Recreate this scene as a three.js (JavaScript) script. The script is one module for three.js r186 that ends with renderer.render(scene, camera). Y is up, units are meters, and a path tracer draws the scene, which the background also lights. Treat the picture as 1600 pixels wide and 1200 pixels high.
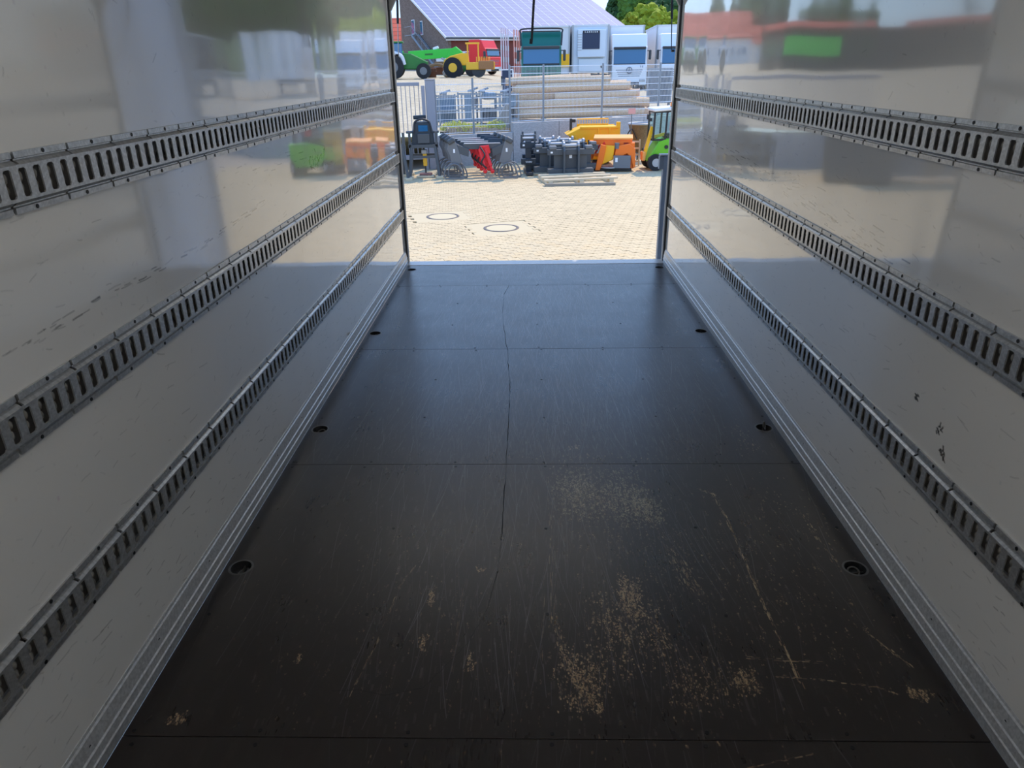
import * as THREE from 'three';
import { RoundedBoxGeometry } from 'three/addons/geometries/RoundedBoxGeometry.js';
import { mergeGeometries } from 'three/addons/utils/BufferGeometryUtils.js';
import { createNoise2D, createNoise3D } from 'simplex-noise';

// ---------------------------------------------------------------- camera, sky, sun, exposure
const scene = new THREE.Scene();
const renderer = new THREE.WebGLRenderer({ antialias: true });
renderer.toneMapping = THREE.LinearToneMapping;
renderer.toneMappingExposure = 1.0;
renderer.shadowMap.enabled = true;
renderer.shadowMap.type = THREE.PCFSoftShadowMap;

const camera = new THREE.PerspectiveCamera(56.336, 4 / 3, 0.05, 1200);
{
  const pitch = 0.4169, yaw = 0.0276, roll = -0.0164;
  const fw = new THREE.Vector3(-Math.sin(yaw) * Math.cos(pitch), -Math.sin(pitch), -Math.cos(yaw) * Math.cos(pitch));
  const rt = new THREE.Vector3(Math.cos(yaw), 0, -Math.sin(yaw));
  const up = new THREE.Vector3().crossVectors(rt, fw);
  const r2 = rt.clone().multiplyScalar(Math.cos(roll)).addScaledVector(up, Math.sin(roll));
  const u2 = up.clone().multiplyScalar(Math.cos(roll)).addScaledVector(rt, -Math.sin(roll));
  camera.position.set(-0.0519, 1.7317, 0);
  camera.quaternion.setFromRotationMatrix(new THREE.Matrix4().makeBasis(r2, u2, fw.clone().negate()));
}
scene.add(camera);

const SKY = 2.1;                      // strength of the clear sky
{
  const w = 256, h = 128, d = new Float32Array(w * h * 4);
  for (let j = 0; j < h; j++) {
    const el = ((j + 0.5) / h - 0.5) * Math.PI, t = Math.max(0, Math.sin(el));
    const k = Math.pow(t, 0.42);
    const c = [0.56 + (0.17 - 0.56) * k, 0.74 + (0.36 - 0.74) * k, 0.83 + (0.84 - 0.83) * k];
    for (let i = 0; i < w; i++) { const o = (j * w + i) * 4; d[o] = c[0] * SKY; d[o + 1] = c[1] * SKY; d[o + 2] = c[2] * SKY; d[o + 3] = 1; }
  }
  const t = new THREE.DataTexture(d, w, h, THREE.RGBAFormat, THREE.FloatType);
  t.mapping = THREE.EquirectangularReflectionMapping; t.magFilter = t.minFilter = THREE.LinearFilter; t.needsUpdate = true;
  scene.background = t; scene.environment = t;
}
const sun = new THREE.DirectionalLight(new THREE.Color(1.0, 0.83, 0.62), 4.2);
sun.position.set(0.27 * 60, 0.79 * 60, -0.56 * 60 - 20); sun.target.position.set(0, 0, -20);
sun.castShadow = true; sun.shadow.mapSize.set(4096, 4096); sun.shadow.bias = -0.0005;
Object.assign(sun.shadow.camera, { left: -45, right: 45, top: 60, bottom: -60, near: 1, far: 220 });
scene.add(sun, sun.target);

// ---------------------------------------------------------------- helpers
let seed = 7;
const rnd = () => { seed = (seed * 1664525 + 1013904223) >>> 0; return seed / 4294967296; };
const R = (a, b) => a + (b - a) * rnd();
let ns = 11; const nrnd = () => { ns = (ns * 1103515245 + 12345) >>> 0; return ns / 4294967296; };
const n2 = createNoise2D(nrnd), n3 = createNoise3D(nrnd);
const V = (x, y, z) => new THREE.Vector3(x, y, z);
const std = (color, roughness = 0.6, metalness = 0, o = {}) => new THREE.MeshStandardMaterial({ color, roughness, metalness, ...o });
const phy = (o) => new THREE.MeshPhysicalMaterial(o);
const prep = (g) => { let q = g.index ? g.toNonIndexed() : g; for (const k of Object.keys(q.attributes)) if (!['position', 'normal', 'uv'].includes(k)) q.deleteAttribute(k); if (!q.attributes.uv) q.setAttribute('uv', new THREE.BufferAttribute(new Float32Array(q.attributes.position.count * 2), 2)); return q; };
const merge = (gs) => gs.length === 1 ? gs[0] : mergeGeometries(gs.map(prep));
const at = (g, x = 0, y = 0, z = 0, rx = 0, ry = 0, rz = 0) => { if (rx) g.rotateX(rx); if (ry) g.rotateY(ry); if (rz) g.rotateZ(rz); return g.translate(x, y, z); };
const bx = (w, h, d, x = 0, y = 0, z = 0, rx = 0, ry = 0, rz = 0) => at(new THREE.BoxGeometry(w, h, d), x, y, z, rx, ry, rz);
const rb = (w, h, d, r, x = 0, y = 0, z = 0, rx = 0, ry = 0, rz = 0, s = 2) => at(new RoundedBoxGeometry(w, h, d, s, Math.min(r, w / 2.01, h / 2.01, d / 2.01)), x, y, z, rx, ry, rz);
function rod(a, b, r, r2 = r, seg = 8) {
  const A = V(...a), B = V(...b), d = B.clone().sub(A), g = new THREE.CylinderGeometry(r2, r, d.length(), seg);
  g.applyQuaternion(new THREE.Quaternion().setFromUnitVectors(V(0, 1, 0), d.normalize()));
  return g.translate((A.x + B.x) / 2, (A.y + B.y) / 2, (A.z + B.z) / 2);
}
function beam(a, b, w, h = w) {
  const A = V(...a), B = V(...b), d = B.clone().sub(A), g = new THREE.BoxGeometry(w, d.length(), h);
  g.applyQuaternion(new THREE.Quaternion().setFromUnitVectors(V(0, 1, 0), d.normalize()));
  return g.translate((A.x + B.x) / 2, (A.y + B.y) / 2, (A.z + B.z) / 2);
}
const tube = (pts, r, closed = false, seg = 40, rs = 6) => new THREE.TubeGeometry(new THREE.CatmullRomCurve3(pts.map((p) => V(...p)), closed, 'catmullrom', 0.4), seg, r, rs, closed);
function prism(pts, d, bevel = 0, holes = []) {       // outline in x,y, extruded along z and centred on it
  const s = new THREE.Shape(pts.map((p) => new THREE.Vector2(p[0], p[1])));
  for (const h of holes) s.holes.push(h);
  const g = new THREE.ExtrudeGeometry(s, { depth: d - 2 * bevel, bevelEnabled: bevel > 0, bevelSize: bevel, bevelThickness: bevel, bevelSegments: 1, curveSegments: 8 });
  return g.translate(0, 0, -(d - 2 * bevel) / 2);
}
const lathe = (pts, seg = 24) => new THREE.LatheGeometry(pts.map((p) => new THREE.Vector2(p[0], p[1])), seg);
const names = new Map();
const numbered = (n) => { const k = names.get(n) ?? 0; names.set(n, k + 1); return k ? n + '_' + String(k).padStart(3, '0') : n; };
const obj = (name, gs, mat, parent) => { const m = new THREE.Mesh(Array.isArray(gs) ? merge(gs) : gs, mat); m.name = name; parent.add(m); return m; };
function thing(name, label, category, [x, y, z] = [0, 0, 0], turn = 0, group) {
  const o = new THREE.Group(); o.name = numbered(name); o.position.set(x, y, z); o.rotation.y = turn;
  o.userData = { label, category }; if (group) o.userData.group = group; scene.add(o); return o;
}
function struct(name, label) { const o = new THREE.Group(); o.name = name; o.userData = { kind: 'structure', label }; scene.add(o); return o; }
function copyOf(src, [x, y, z], turn, label) { const c = src.clone(); c.name = numbered(src.name.replace(/_\d{3}$/, '')); c.position.set(x, y, z); c.rotation.y = turn; c.userData = { ...src.userData, label }; scene.add(c); return c; }
function canvasTex(w, h, draw, srgb = true, rep = null) {
  const c = document.createElement('canvas'); c.width = w; c.height = h; draw(c.getContext('2d'), w, h);
  const t = new THREE.CanvasTexture(c); if (srgb) t.colorSpace = THREE.SRGBColorSpace;
  t.wrapS = t.wrapT = THREE.RepeatWrapping; t.magFilter = THREE.LinearFilter; if (rep) t.repeat.set(...rep); return t;
}
function dataTex(w, h, f, srgb = true, rep = null) {
  const d = new Uint8Array(w * h * 4);
  for (let j = 0; j < h; j++) for (let i = 0; i < w; i++) { const c = f(i / w, j / h), o = (j * w + i) * 4; d[o] = c[0]; d[o + 1] = c[1]; d[o + 2] = c[2]; d[o + 3] = 255; }
  const t = new THREE.DataTexture(d, w, h); if (srgb) t.colorSpace = THREE.SRGBColorSpace;
  t.wrapS = t.wrapT = THREE.RepeatWrapping; t.magFilter = THREE.LinearFilter; t.minFilter = THREE.LinearFilter; if (rep) t.repeat.set(...rep); t.needsUpdate = true; return t;
}
const torus2 = (u, v, s, k = 0) => n3(Math.cos(u * 6.2832) * s + k, Math.sin(u * 6.2832) * s, 0) * 0.5 + n3(Math.cos(v * 6.2832) * s, Math.sin(v * 6.2832) * s, 5 + k) * 0.5;
const tileN = (u, v, s, k = 0) => n3(Math.cos(u * 6.2832) * s + Math.sin(v * 6.2832) * s * 1.7 + k, Math.sin(u * 6.2832) * s + k, Math.cos(v * 6.2832) * s);
const clamp = (v) => Math.max(0, Math.min(255, v));

// ---------------------------------------------------------------- materials
const galvTex = dataTex(256, 256, (u, v) => { const n = tileN(u, v, 9) * 14 + tileN(u, v, 30, 3) * 12 + R(-8, 8), b = 196 + n; return [clamp(b), clamp(b + 1), clamp(b + 2)]; });
const dirtTex = dataTex(256, 256, (u, v) => { const n = tileN(u, v, 5) * 16 + tileN(u, v, 22, 2) * 22 + R(-14, 14), b = 184 + n; return [clamp(b), clamp(b - 1), clamp(b - 4)]; });
const M = {
  rail: std(new THREE.Color(0.98, 0.98, 0.97), 0.36, 0.72, { map: galvTex }),
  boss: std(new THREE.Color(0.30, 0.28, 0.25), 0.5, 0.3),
  alu: std(new THREE.Color(1.0, 1.0, 1.0), 0.36, 0.30, { map: galvTex }),
  aluBright: std(new THREE.Color(0.78, 0.79, 0.80), 0.35, 0.6),
  rubber: std(new THREE.Color(0.015, 0.015, 0.016), 0.7),
  black: std(new THREE.Color(0.018, 0.019, 0.021), 0.5),
  steelDark: std(new THREE.Color(0.045, 0.05, 0.055), 0.5, 0.2),
  screw: std(new THREE.Color(0.02, 0.02, 0.02), 0.5, 0.4),
  anthracite: std(new THREE.Color(0.075, 0.085, 0.092), 0.5, 0.1),
  blueBlack: std(new THREE.Color(0.02, 0.035, 0.05), 0.4, 0.1),
  greySteel: std(new THREE.Color(0.17, 0.18, 0.19), 0.5, 0.3),
  lightSteel: std(new THREE.Color(0.42, 0.43, 0.44), 0.45, 0.4),
  galv: std(new THREE.Color(0.50, 0.56, 0.62), 0.45, 0.45, { map: galvTex }),
  galvBlue: std(new THREE.Color(0.30, 0.44, 0.56), 0.5, 0.2, { map: galvTex }),
  gateGrey: std(new THREE.Color(0.33, 0.33, 0.36), 0.6),
  red: std(new THREE.Color(0.80, 0.02, 0.022), 0.4),
  orange: std(new THREE.Color(1.0, 0.20, 0.015), 0.4),
  orangeLid: std(new THREE.Color(0.98, 0.40, 0.09), 0.45),
  yellow: std(new THREE.Color(1.0, 0.50, 0.012), 0.45),
  ochre: std(new THREE.Color(0.95, 0.52, 0.035), 0.5),
  lime: std(new THREE.Color(0.14, 0.50, 0.015), 0.35),
  green: std(new THREE.Color(0.045, 0.58, 0.05), 0.4),
  tractorGreen: std(new THREE.Color(0.025, 0.20, 0.03), 0.4),
  teal: std(new THREE.Color(0.004, 0.13, 0.095), 0.3),
  white: std(new THREE.Color(0.80, 0.81, 0.82), 0.35),
  offWhite: std(new THREE.Color(0.68, 0.69, 0.70), 0.5),
  reefer: std(new THREE.Color(0.66, 0.72, 0.78), 0.4),
  grille: std(new THREE.Color(0.12, 0.16, 0.22), 0.5),
  tyre: std(new THREE.Color(0.018, 0.018, 0.02), 0.8),
  wind: phy({ color: new THREE.Color(0.012, 0.12, 0.26), roughness: 0.08, metalness: 0, clearcoat: 1 }),
  glass: phy({ color: new THREE.Color(0.80, 0.95, 0.90), roughness: 0.03, transmission: 1, thickness: 0, ior: 1.45 }),
  beacon: std(new THREE.Color(0.9, 0.22, 0.01), 0.3),
  timber: std(new THREE.Color(0.66, 0.54, 0.36), 0.8),
  scrap: std(new THREE.Color(0.26, 0.10, 0.05), 0.85, 0, { map: dirtTex }),
  sticker: std(new THREE.Color(0.85, 0.86, 0.86), 0.5),
  tan: std(new THREE.Color(0.42, 0.27, 0.13), 0.7, 0, { map: dirtTex }),
  brown: std(new THREE.Color(0.16, 0.035, 0.025), 0.7),
  navy: std(new THREE.Color(0.02, 0.035, 0.08), 0.5),
};

// ---------------------------------------------------------------- truck body: walls
const WX = 1.24, ZF = 0.5, ZR = -6.76, TOP = 2.38, L = ZF - ZR;
const RAILS = [[0.415, 0.552], [0.922, 1.057], [1.435, 1.570]];
// scuffed white gel coat: the marks are stains and scratches read off the photograph
function wallTex(side) {
  return canvasTex(2048, 1024, (c, w, h) => {
    const X = (z) => (ZF - z) / L * w, Y = (y) => h - y / TOP * h;
    c.fillStyle = '#eeebe5'; c.fillRect(0, 0, w, h);
    for (let i = 0; i < 2600; i++) { c.fillStyle = `rgba(${R(90, 170) | 0},${R(90, 160) | 0},${R(80, 150) | 0},${R(0.03, 0.12)})`; const s = R(0.6, 2.2); c.fillRect(R(0, w), R(0, h), s, s * R(0.5, 2.5)); }
    const scr = (z, y, dz, dy, a, lw = 1) => { c.strokeStyle = `rgba(45,42,38,${a})`; c.lineWidth = lw; c.beginPath(); const x0 = X(z), y0 = Y(y), x1 = X(z + dz), y1 = Y(y + dy); c.moveTo(x0, y0); c.quadraticCurveTo((x0 + x1) / 2 + R(-1.5, 1.5), (y0 + y1) / 2 + R(-1.5, 1.5), x1, y1); c.stroke(); };
    // kicked and rubbed strip near the floor
    for (let i = 0; i < 520; i++) scr(R(ZR, ZF), R(0.14, 0.41), R(-0.06, 0.03), R(-0.012, 0.012), R(0.10, 0.5), R(0.4, 1.1));
    for (let i = 0; i < 260; i++) scr(R(ZR, ZF), R(0.56, 0.92), R(-0.07, 0.07), R(-0.02, 0.02), R(0.05, 0.3), R(0.5, 1.1));
    for (let i = 0; i < 330; i++) scr(R(ZR, ZF), R(1.06, 1.43), R(-0.06, 0.05), R(-0.015, 0.012), R(0.05, 0.32), R(0.4, 1.0));
    for (let i = 0; i < 160; i++) scr(R(ZR, ZF), R(1.58, 2.2), R(-0.04, 0.06), R(-0.03, 0.03), R(0.05, 0.3), R(0.5, 1.0));
    const run = (pts, n, spread, a) => { for (let i = 0; i < n; i++) { const k = Math.floor(R(0, pts.length - 1)), t = rnd(), p = pts[k], q = pts[k + 1]; scr(p[0] + (q[0] - p[0]) * t + R(-0.02, 0.02), p[1] + (q[1] - p[1]) * t + R(-spread, spread), (q[0] - p[0]) * R(0.02, 0.12), (q[1] - p[1]) * R(0.02, 0.12), R(a * 0.3, a), R(0.6, 1.8)); } };
    if (side < 0) {
      run([[-1.45, 1.14], [-1.9, 1.16], [-2.5, 1.15], [-3.2, 1.19]], 60, 0.012, 0.6);
      for (const z of [-4.05, -4.17, -4.28]) for (let i = 0; i < 16; i++) scr(z + R(-0.04, 0.04), 1.27 + R(-0.04, 0.04), R(-0.05, 0.03), R(-0.03, 0.03), 0.55, R(1, 2.6));
      run([[-2.6, 1.3], [-3.2, 1.33], [-4.0, 1.30]], 22, 0.05, 0.4);
    } else {
      run([[-6.0, 1.25], [-5.1, 1.22], [-4.2, 1.17], [-3.2, 1.10], [-2.5, 1.07]], 110, 0.03, 0.6);
      run([[-4.6, 1.10], [-3.6, 1.20], [-2.6, 1.13]], 40, 0.04, 0.5);
      for (const [z, y] of [[-2.2, 0.70], [-2.05, 0.66], [-2.0, 0.6]]) for (let i = 0; i < 9; i++) scr(z + R(-0.012, 0.012), y + R(-0.012, 0.012), R(-0.02, 0.02), R(-0.02, 0.02), 0.8, R(1, 2.2));
      run([[-2.05, 1.86], [-1.9, 1.9], [-1.8, 1.84]], 14, 0.008, 0.6);
    }
  }, true);
}
const streaks = dataTex(2048, 32, (u, v) => { const q = clamp(128 + n2(u * 900, v * 1.3) * 60 + n2(u * 260, v * 0.9 + 9) * 60); return [q, q, q]; }, false);   // faint upright fibre lines in the sheet
function wall(side, name, label) {
  const g = struct(name, label);
  const mat = phy({ map: wallTex(side), roughness: 0.09, ior: 1.5, clearcoat: 1, clearcoatRoughness: 0.04, bumpMap: streaks, bumpScale: 0.000022 });
  const cuts = [[0, RAILS[0][0] + 0.003], [RAILS[0][1] - 0.003, RAILS[1][0] + 0.003], [RAILS[1][1] - 0.003, RAILS[2][0] + 0.003], [RAILS[2][1] - 0.003, TOP]];
  for (const [y0, y1] of cuts) {
    const geo = new THREE.BoxGeometry(0.03, y1 - y0, L, 1, 10, 220); geo.translate(side * (WX + 0.015), (y0 + y1) / 2, (ZF + ZR) / 2);
    const p = geo.attributes.position, uv = geo.attributes.uv;
    for (let i = 0; i < p.count; i++) {
      const y = p.getY(i), z = p.getZ(i);
      uv.setXY(i, (ZF - z) / L, y / TOP);
      // the sheet bows a little between its ribs
      const b = Math.sin(z * 2 * Math.PI / 0.61 + side) * 0.00028 + n2(z * 0.9 + side * 7, y * 0.5) * 0.0022 + n2(z * 3.1, y * 0.35 + side * 3) * 0.00042;
      p.setX(i, p.getX(i) + side * b);
    }
    geo.computeVertexNormals(); obj('wall_panel', geo, mat, g);
  }
  obj('outer_skin', bx(0.012, TOP + 0.05, L, side * (WX + 0.052), TOP / 2 - 0.02, (ZF + ZR) / 2), M.offWhite, g);
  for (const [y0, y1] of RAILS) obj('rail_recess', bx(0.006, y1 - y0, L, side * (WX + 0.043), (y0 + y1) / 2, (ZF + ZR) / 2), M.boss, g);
  return g;
}
wall(-1, 'wall_left', 'glossy scuffed white side panel left of the cargo floor');
wall(1, 'wall_right', 'glossy scuffed white side panel right of the cargo floor');
{
  const f = struct('wall_front', 'white front bulkhead of the cargo box'); obj('bulkhead', bx(2.6, TOP + 0.1, 0.04, 0, TOP / 2, ZF + 0.02), M.white, f);
  const c = struct('ceiling', 'translucent white roof of the cargo box'); 
  // solid roof with light-passing resin sheets over the front bay and over the rear end
  const resin = phy({ color: new THREE.Color(0.97, 0.92, 0.80), roughness: 0.95, transmission: 0.78, thickness: 0 });
  for (const [za, zb, nm, m] of [[ZF + 0.01, -1.9, 'translucent_roof_sheet', resin], [-1.9, -4.7, 'roof_panel', M.offWhite], [-4.7, ZR - 0.01, 'translucent_roof_sheet', resin]]) obj(nm, bx(2.62, 0.03, za - zb, 0, TOP + 0.018, (za + zb) / 2), m, c);
  for (let i = 0; i < 12; i++) obj('roof_bow', bx(2.46, 0.03, 0.045, 0, TOP - 0.014, ZF - 0.4 - i * 0.6), M.aluBright, c);
}

// ---------------------------------------------------------------- slotted lashing rails
{
  const pitch = 0.05345, W4 = pitch * 4, n = Math.floor(L / pitch), h = 0.135;
  const rr = (x, y, w, hh, r) => { const p = new THREE.Path(); p.moveTo(x - w / 2 + r, y - hh / 2); p.lineTo(x + w / 2 - r, y - hh / 2); p.lineTo(x + w / 2, y - hh / 2 + r); p.lineTo(x + w / 2, y + hh / 2 - r); p.lineTo(x + w / 2 - r, y + hh / 2); p.lineTo(x - w / 2 + r, y + hh / 2); p.lineTo(x - w / 2, y + hh / 2 - r); p.lineTo(x - w / 2, y - hh / 2 + r); return p; };
  // face plate in local x (along the rail), y (height from rail middle), z (out of the wall)
  const holes = []; for (let i = 0; i < n; i++) holes.push(rr(0.02 + pitch * (i + 0.5), 0, 0.0275, 0.0645, 0.005));
  const face = prism([[0, -0.040], [L - 0.02, -0.040], [L - 0.02, 0.040], [0, 0.040]], 0.004, 0, holes).translate(0, 0, 0.0125);
  // rolled edge strip: flat flange, groove, ramp up to the face
  const prof = [[0.0675, 0.000], [0.0675, 0.0055], [0.0535, 0.0062], [0.0515, 0.0015], [0.0485, 0.0015], [0.0455, 0.0085], [0.0395, 0.0150], [0.0385, 0.0105], [0.044, 0.000]];
  const shp = new THREE.Shape(prof.map((p) => new THREE.Vector2(p[0], p[1])));
  const strip = new THREE.ExtrudeGeometry(shp, { depth: W4 - 0.010, bevelEnabled: false });      // x=height, y=out, z=along
  strip.applyMatrix4(new THREE.Matrix4().makeBasis(V(0, 1, 0), V(0, 0, 1), V(1, 0, 0)));
  const stripLow = new THREE.ExtrudeGeometry(new THREE.Shape(prof.map((p) => new THREE.Vector2(-p[0], p[1]))), { depth: W4 - 0.010, bevelEnabled: false }).applyMatrix4(new THREE.Matrix4().makeBasis(V(0, 1, 0), V(0, 0, 1), V(1, 0, 0)));
  const bossG = new THREE.SphereGeometry(0.0135, 10, 7).scale(0.75, 1.05, 0.8);
  const rivG = new THREE.CylinderGeometry(0.0052, 0.0056, 0.0024, 8).rotateX(Math.PI / 2);
  const where = ['lowest', 'middle', 'top'];
  for (const s of [-1, 1]) RAILS.forEach(([y0, y1], k) => {
    const t = thing('lashing_rail', `${where[k]} slotted steel lashing rail along the ${s < 0 ? 'left' : 'right'} white wall`, 'lashing rail', [s * WX, (y0 + y1) / 2, ZF - 0.01], 0, 'slotted lashing rails');
    const inner = new THREE.Matrix4().makeBasis(V(0, 0, -1), V(0, 1, 0), V(-s, 0, 0));
    if (s < 0) inner.makeBasis(V(0, 0, -1), V(0, 1, 0), V(1, 0, 0));
    const put = (m) => { m.applyMatrix4(inner); return m; };
    // a rail on the right is the mirror image: its own geometry is mirrored along x by the basis above
    const flip = inner.determinant() < 0;
    const fix = (g0) => { const g = prep(g0.clone()); g.applyMatrix4(inner); if (flip) { for (const a of ['position', 'normal', 'uv']) { const A = g.attributes[a], w = A.itemSize; for (let i = 0; i < A.count; i += 3) for (let c = 0; c < w; c++) { const q = A.array[(i + 1) * w + c]; A.array[(i + 1) * w + c] = A.array[(i + 2) * w + c]; A.array[(i + 2) * w + c] = q; } } } return g; };
    obj('face_plate', fix(face), M.rail, t);
    const up = fix(strip), lo = fix(stripLow);
    const cnt = Math.floor((L - 0.03) / W4);
    for (let i = 0; i < cnt; i++) {
      const a = obj('upper_edge_strip', up, M.rail, t); a.position.z = -(0.02 + i * W4 + 0.003 + 0.1 * W4);
      const b = obj('lower_edge_strip', lo, M.rail, t); b.position.z = -(0.02 + i * W4 + 0.003 - 0.1 * W4);
    }
    const bm = new THREE.InstancedMesh(bossG, M.boss, n * 2); bm.name = 'locking_stud'; bm.userData.kind = 'stuff';
    const mt = new THREE.Matrix4();
    for (let i = 0; i < n; i++) { mt.makeTranslation(s * 0.000, 0.013, -(0.02 + pitch * (i + 0.5))); bm.setMatrixAt(2 * i, mt); mt.makeTranslation(s * 0.003, -0.014, -(0.02 + pitch * (i + 0.5))); bm.setMatrixAt(2 * i + 1, mt); }
    t.add(bm);
    const rv = new THREE.InstancedMesh(rivG.clone().rotateY(Math.PI / 2), M.screw, cnt * 2); rv.name = 'rivet_row'; rv.userData.kind = 'stuff';
    for (let i = 0; i < cnt; i++) { mt.makeTranslation(-s * 0.0062, 0.0605, -(0.02 + (i + 0.62) * W4)); rv.setMatrixAt(2 * i, mt); mt.makeTranslation(-s * 0.0062, -0.0605, -(0.02 + (i + 0.27) * W4)); rv.setMatrixAt(2 * i + 1, mt); }
    t.add(rv);
  });
}

// ---------------------------------------------------------------- ribbed aluminium skirting
{
  const pr = [[0, 0], [0.020, 0], [0.0215, 0.036], [0.0245, 0.039], [0.0205, 0.042], [0.0175, 0.068], [0.0210, 0.071], [0.0165, 0.0745], [0.0105, 0.118], [0.0060, 0.122], [0.004, 0.130], [0, 0.131]];
  for (const s of [-1, 1]) {
    const t = struct(s < 0 ? 'trim_1' : 'trim_2', `ribbed aluminium skirting profile at the foot of the ${s < 0 ? 'left' : 'right'} wall`);
    const sh = new THREE.Shape(pr.map((p) => new THREE.Vector2(-s * p[0], p[1])));
    const g = new THREE.ExtrudeGeometry(sh, { depth: L - 0.02, bevelEnabled: false }).translate(s * (WX + 0.001), 0.0005, ZR + 0.01);
    obj('skirting_profile', g, M.alu, t);
    const sg = new THREE.CylinderGeometry(0.0048, 0.0052, 0.003, 8).rotateZ(Math.PI / 2);
    for (let z = -0.55; z > ZR + 0.1; z -= 0.39) { const m = obj('screw', sg, M.screw, t); m.position.set(s * (WX - 0.0115), 0.093, z - (s > 0 ? 0.1 : 0)); }
  }
}

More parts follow.
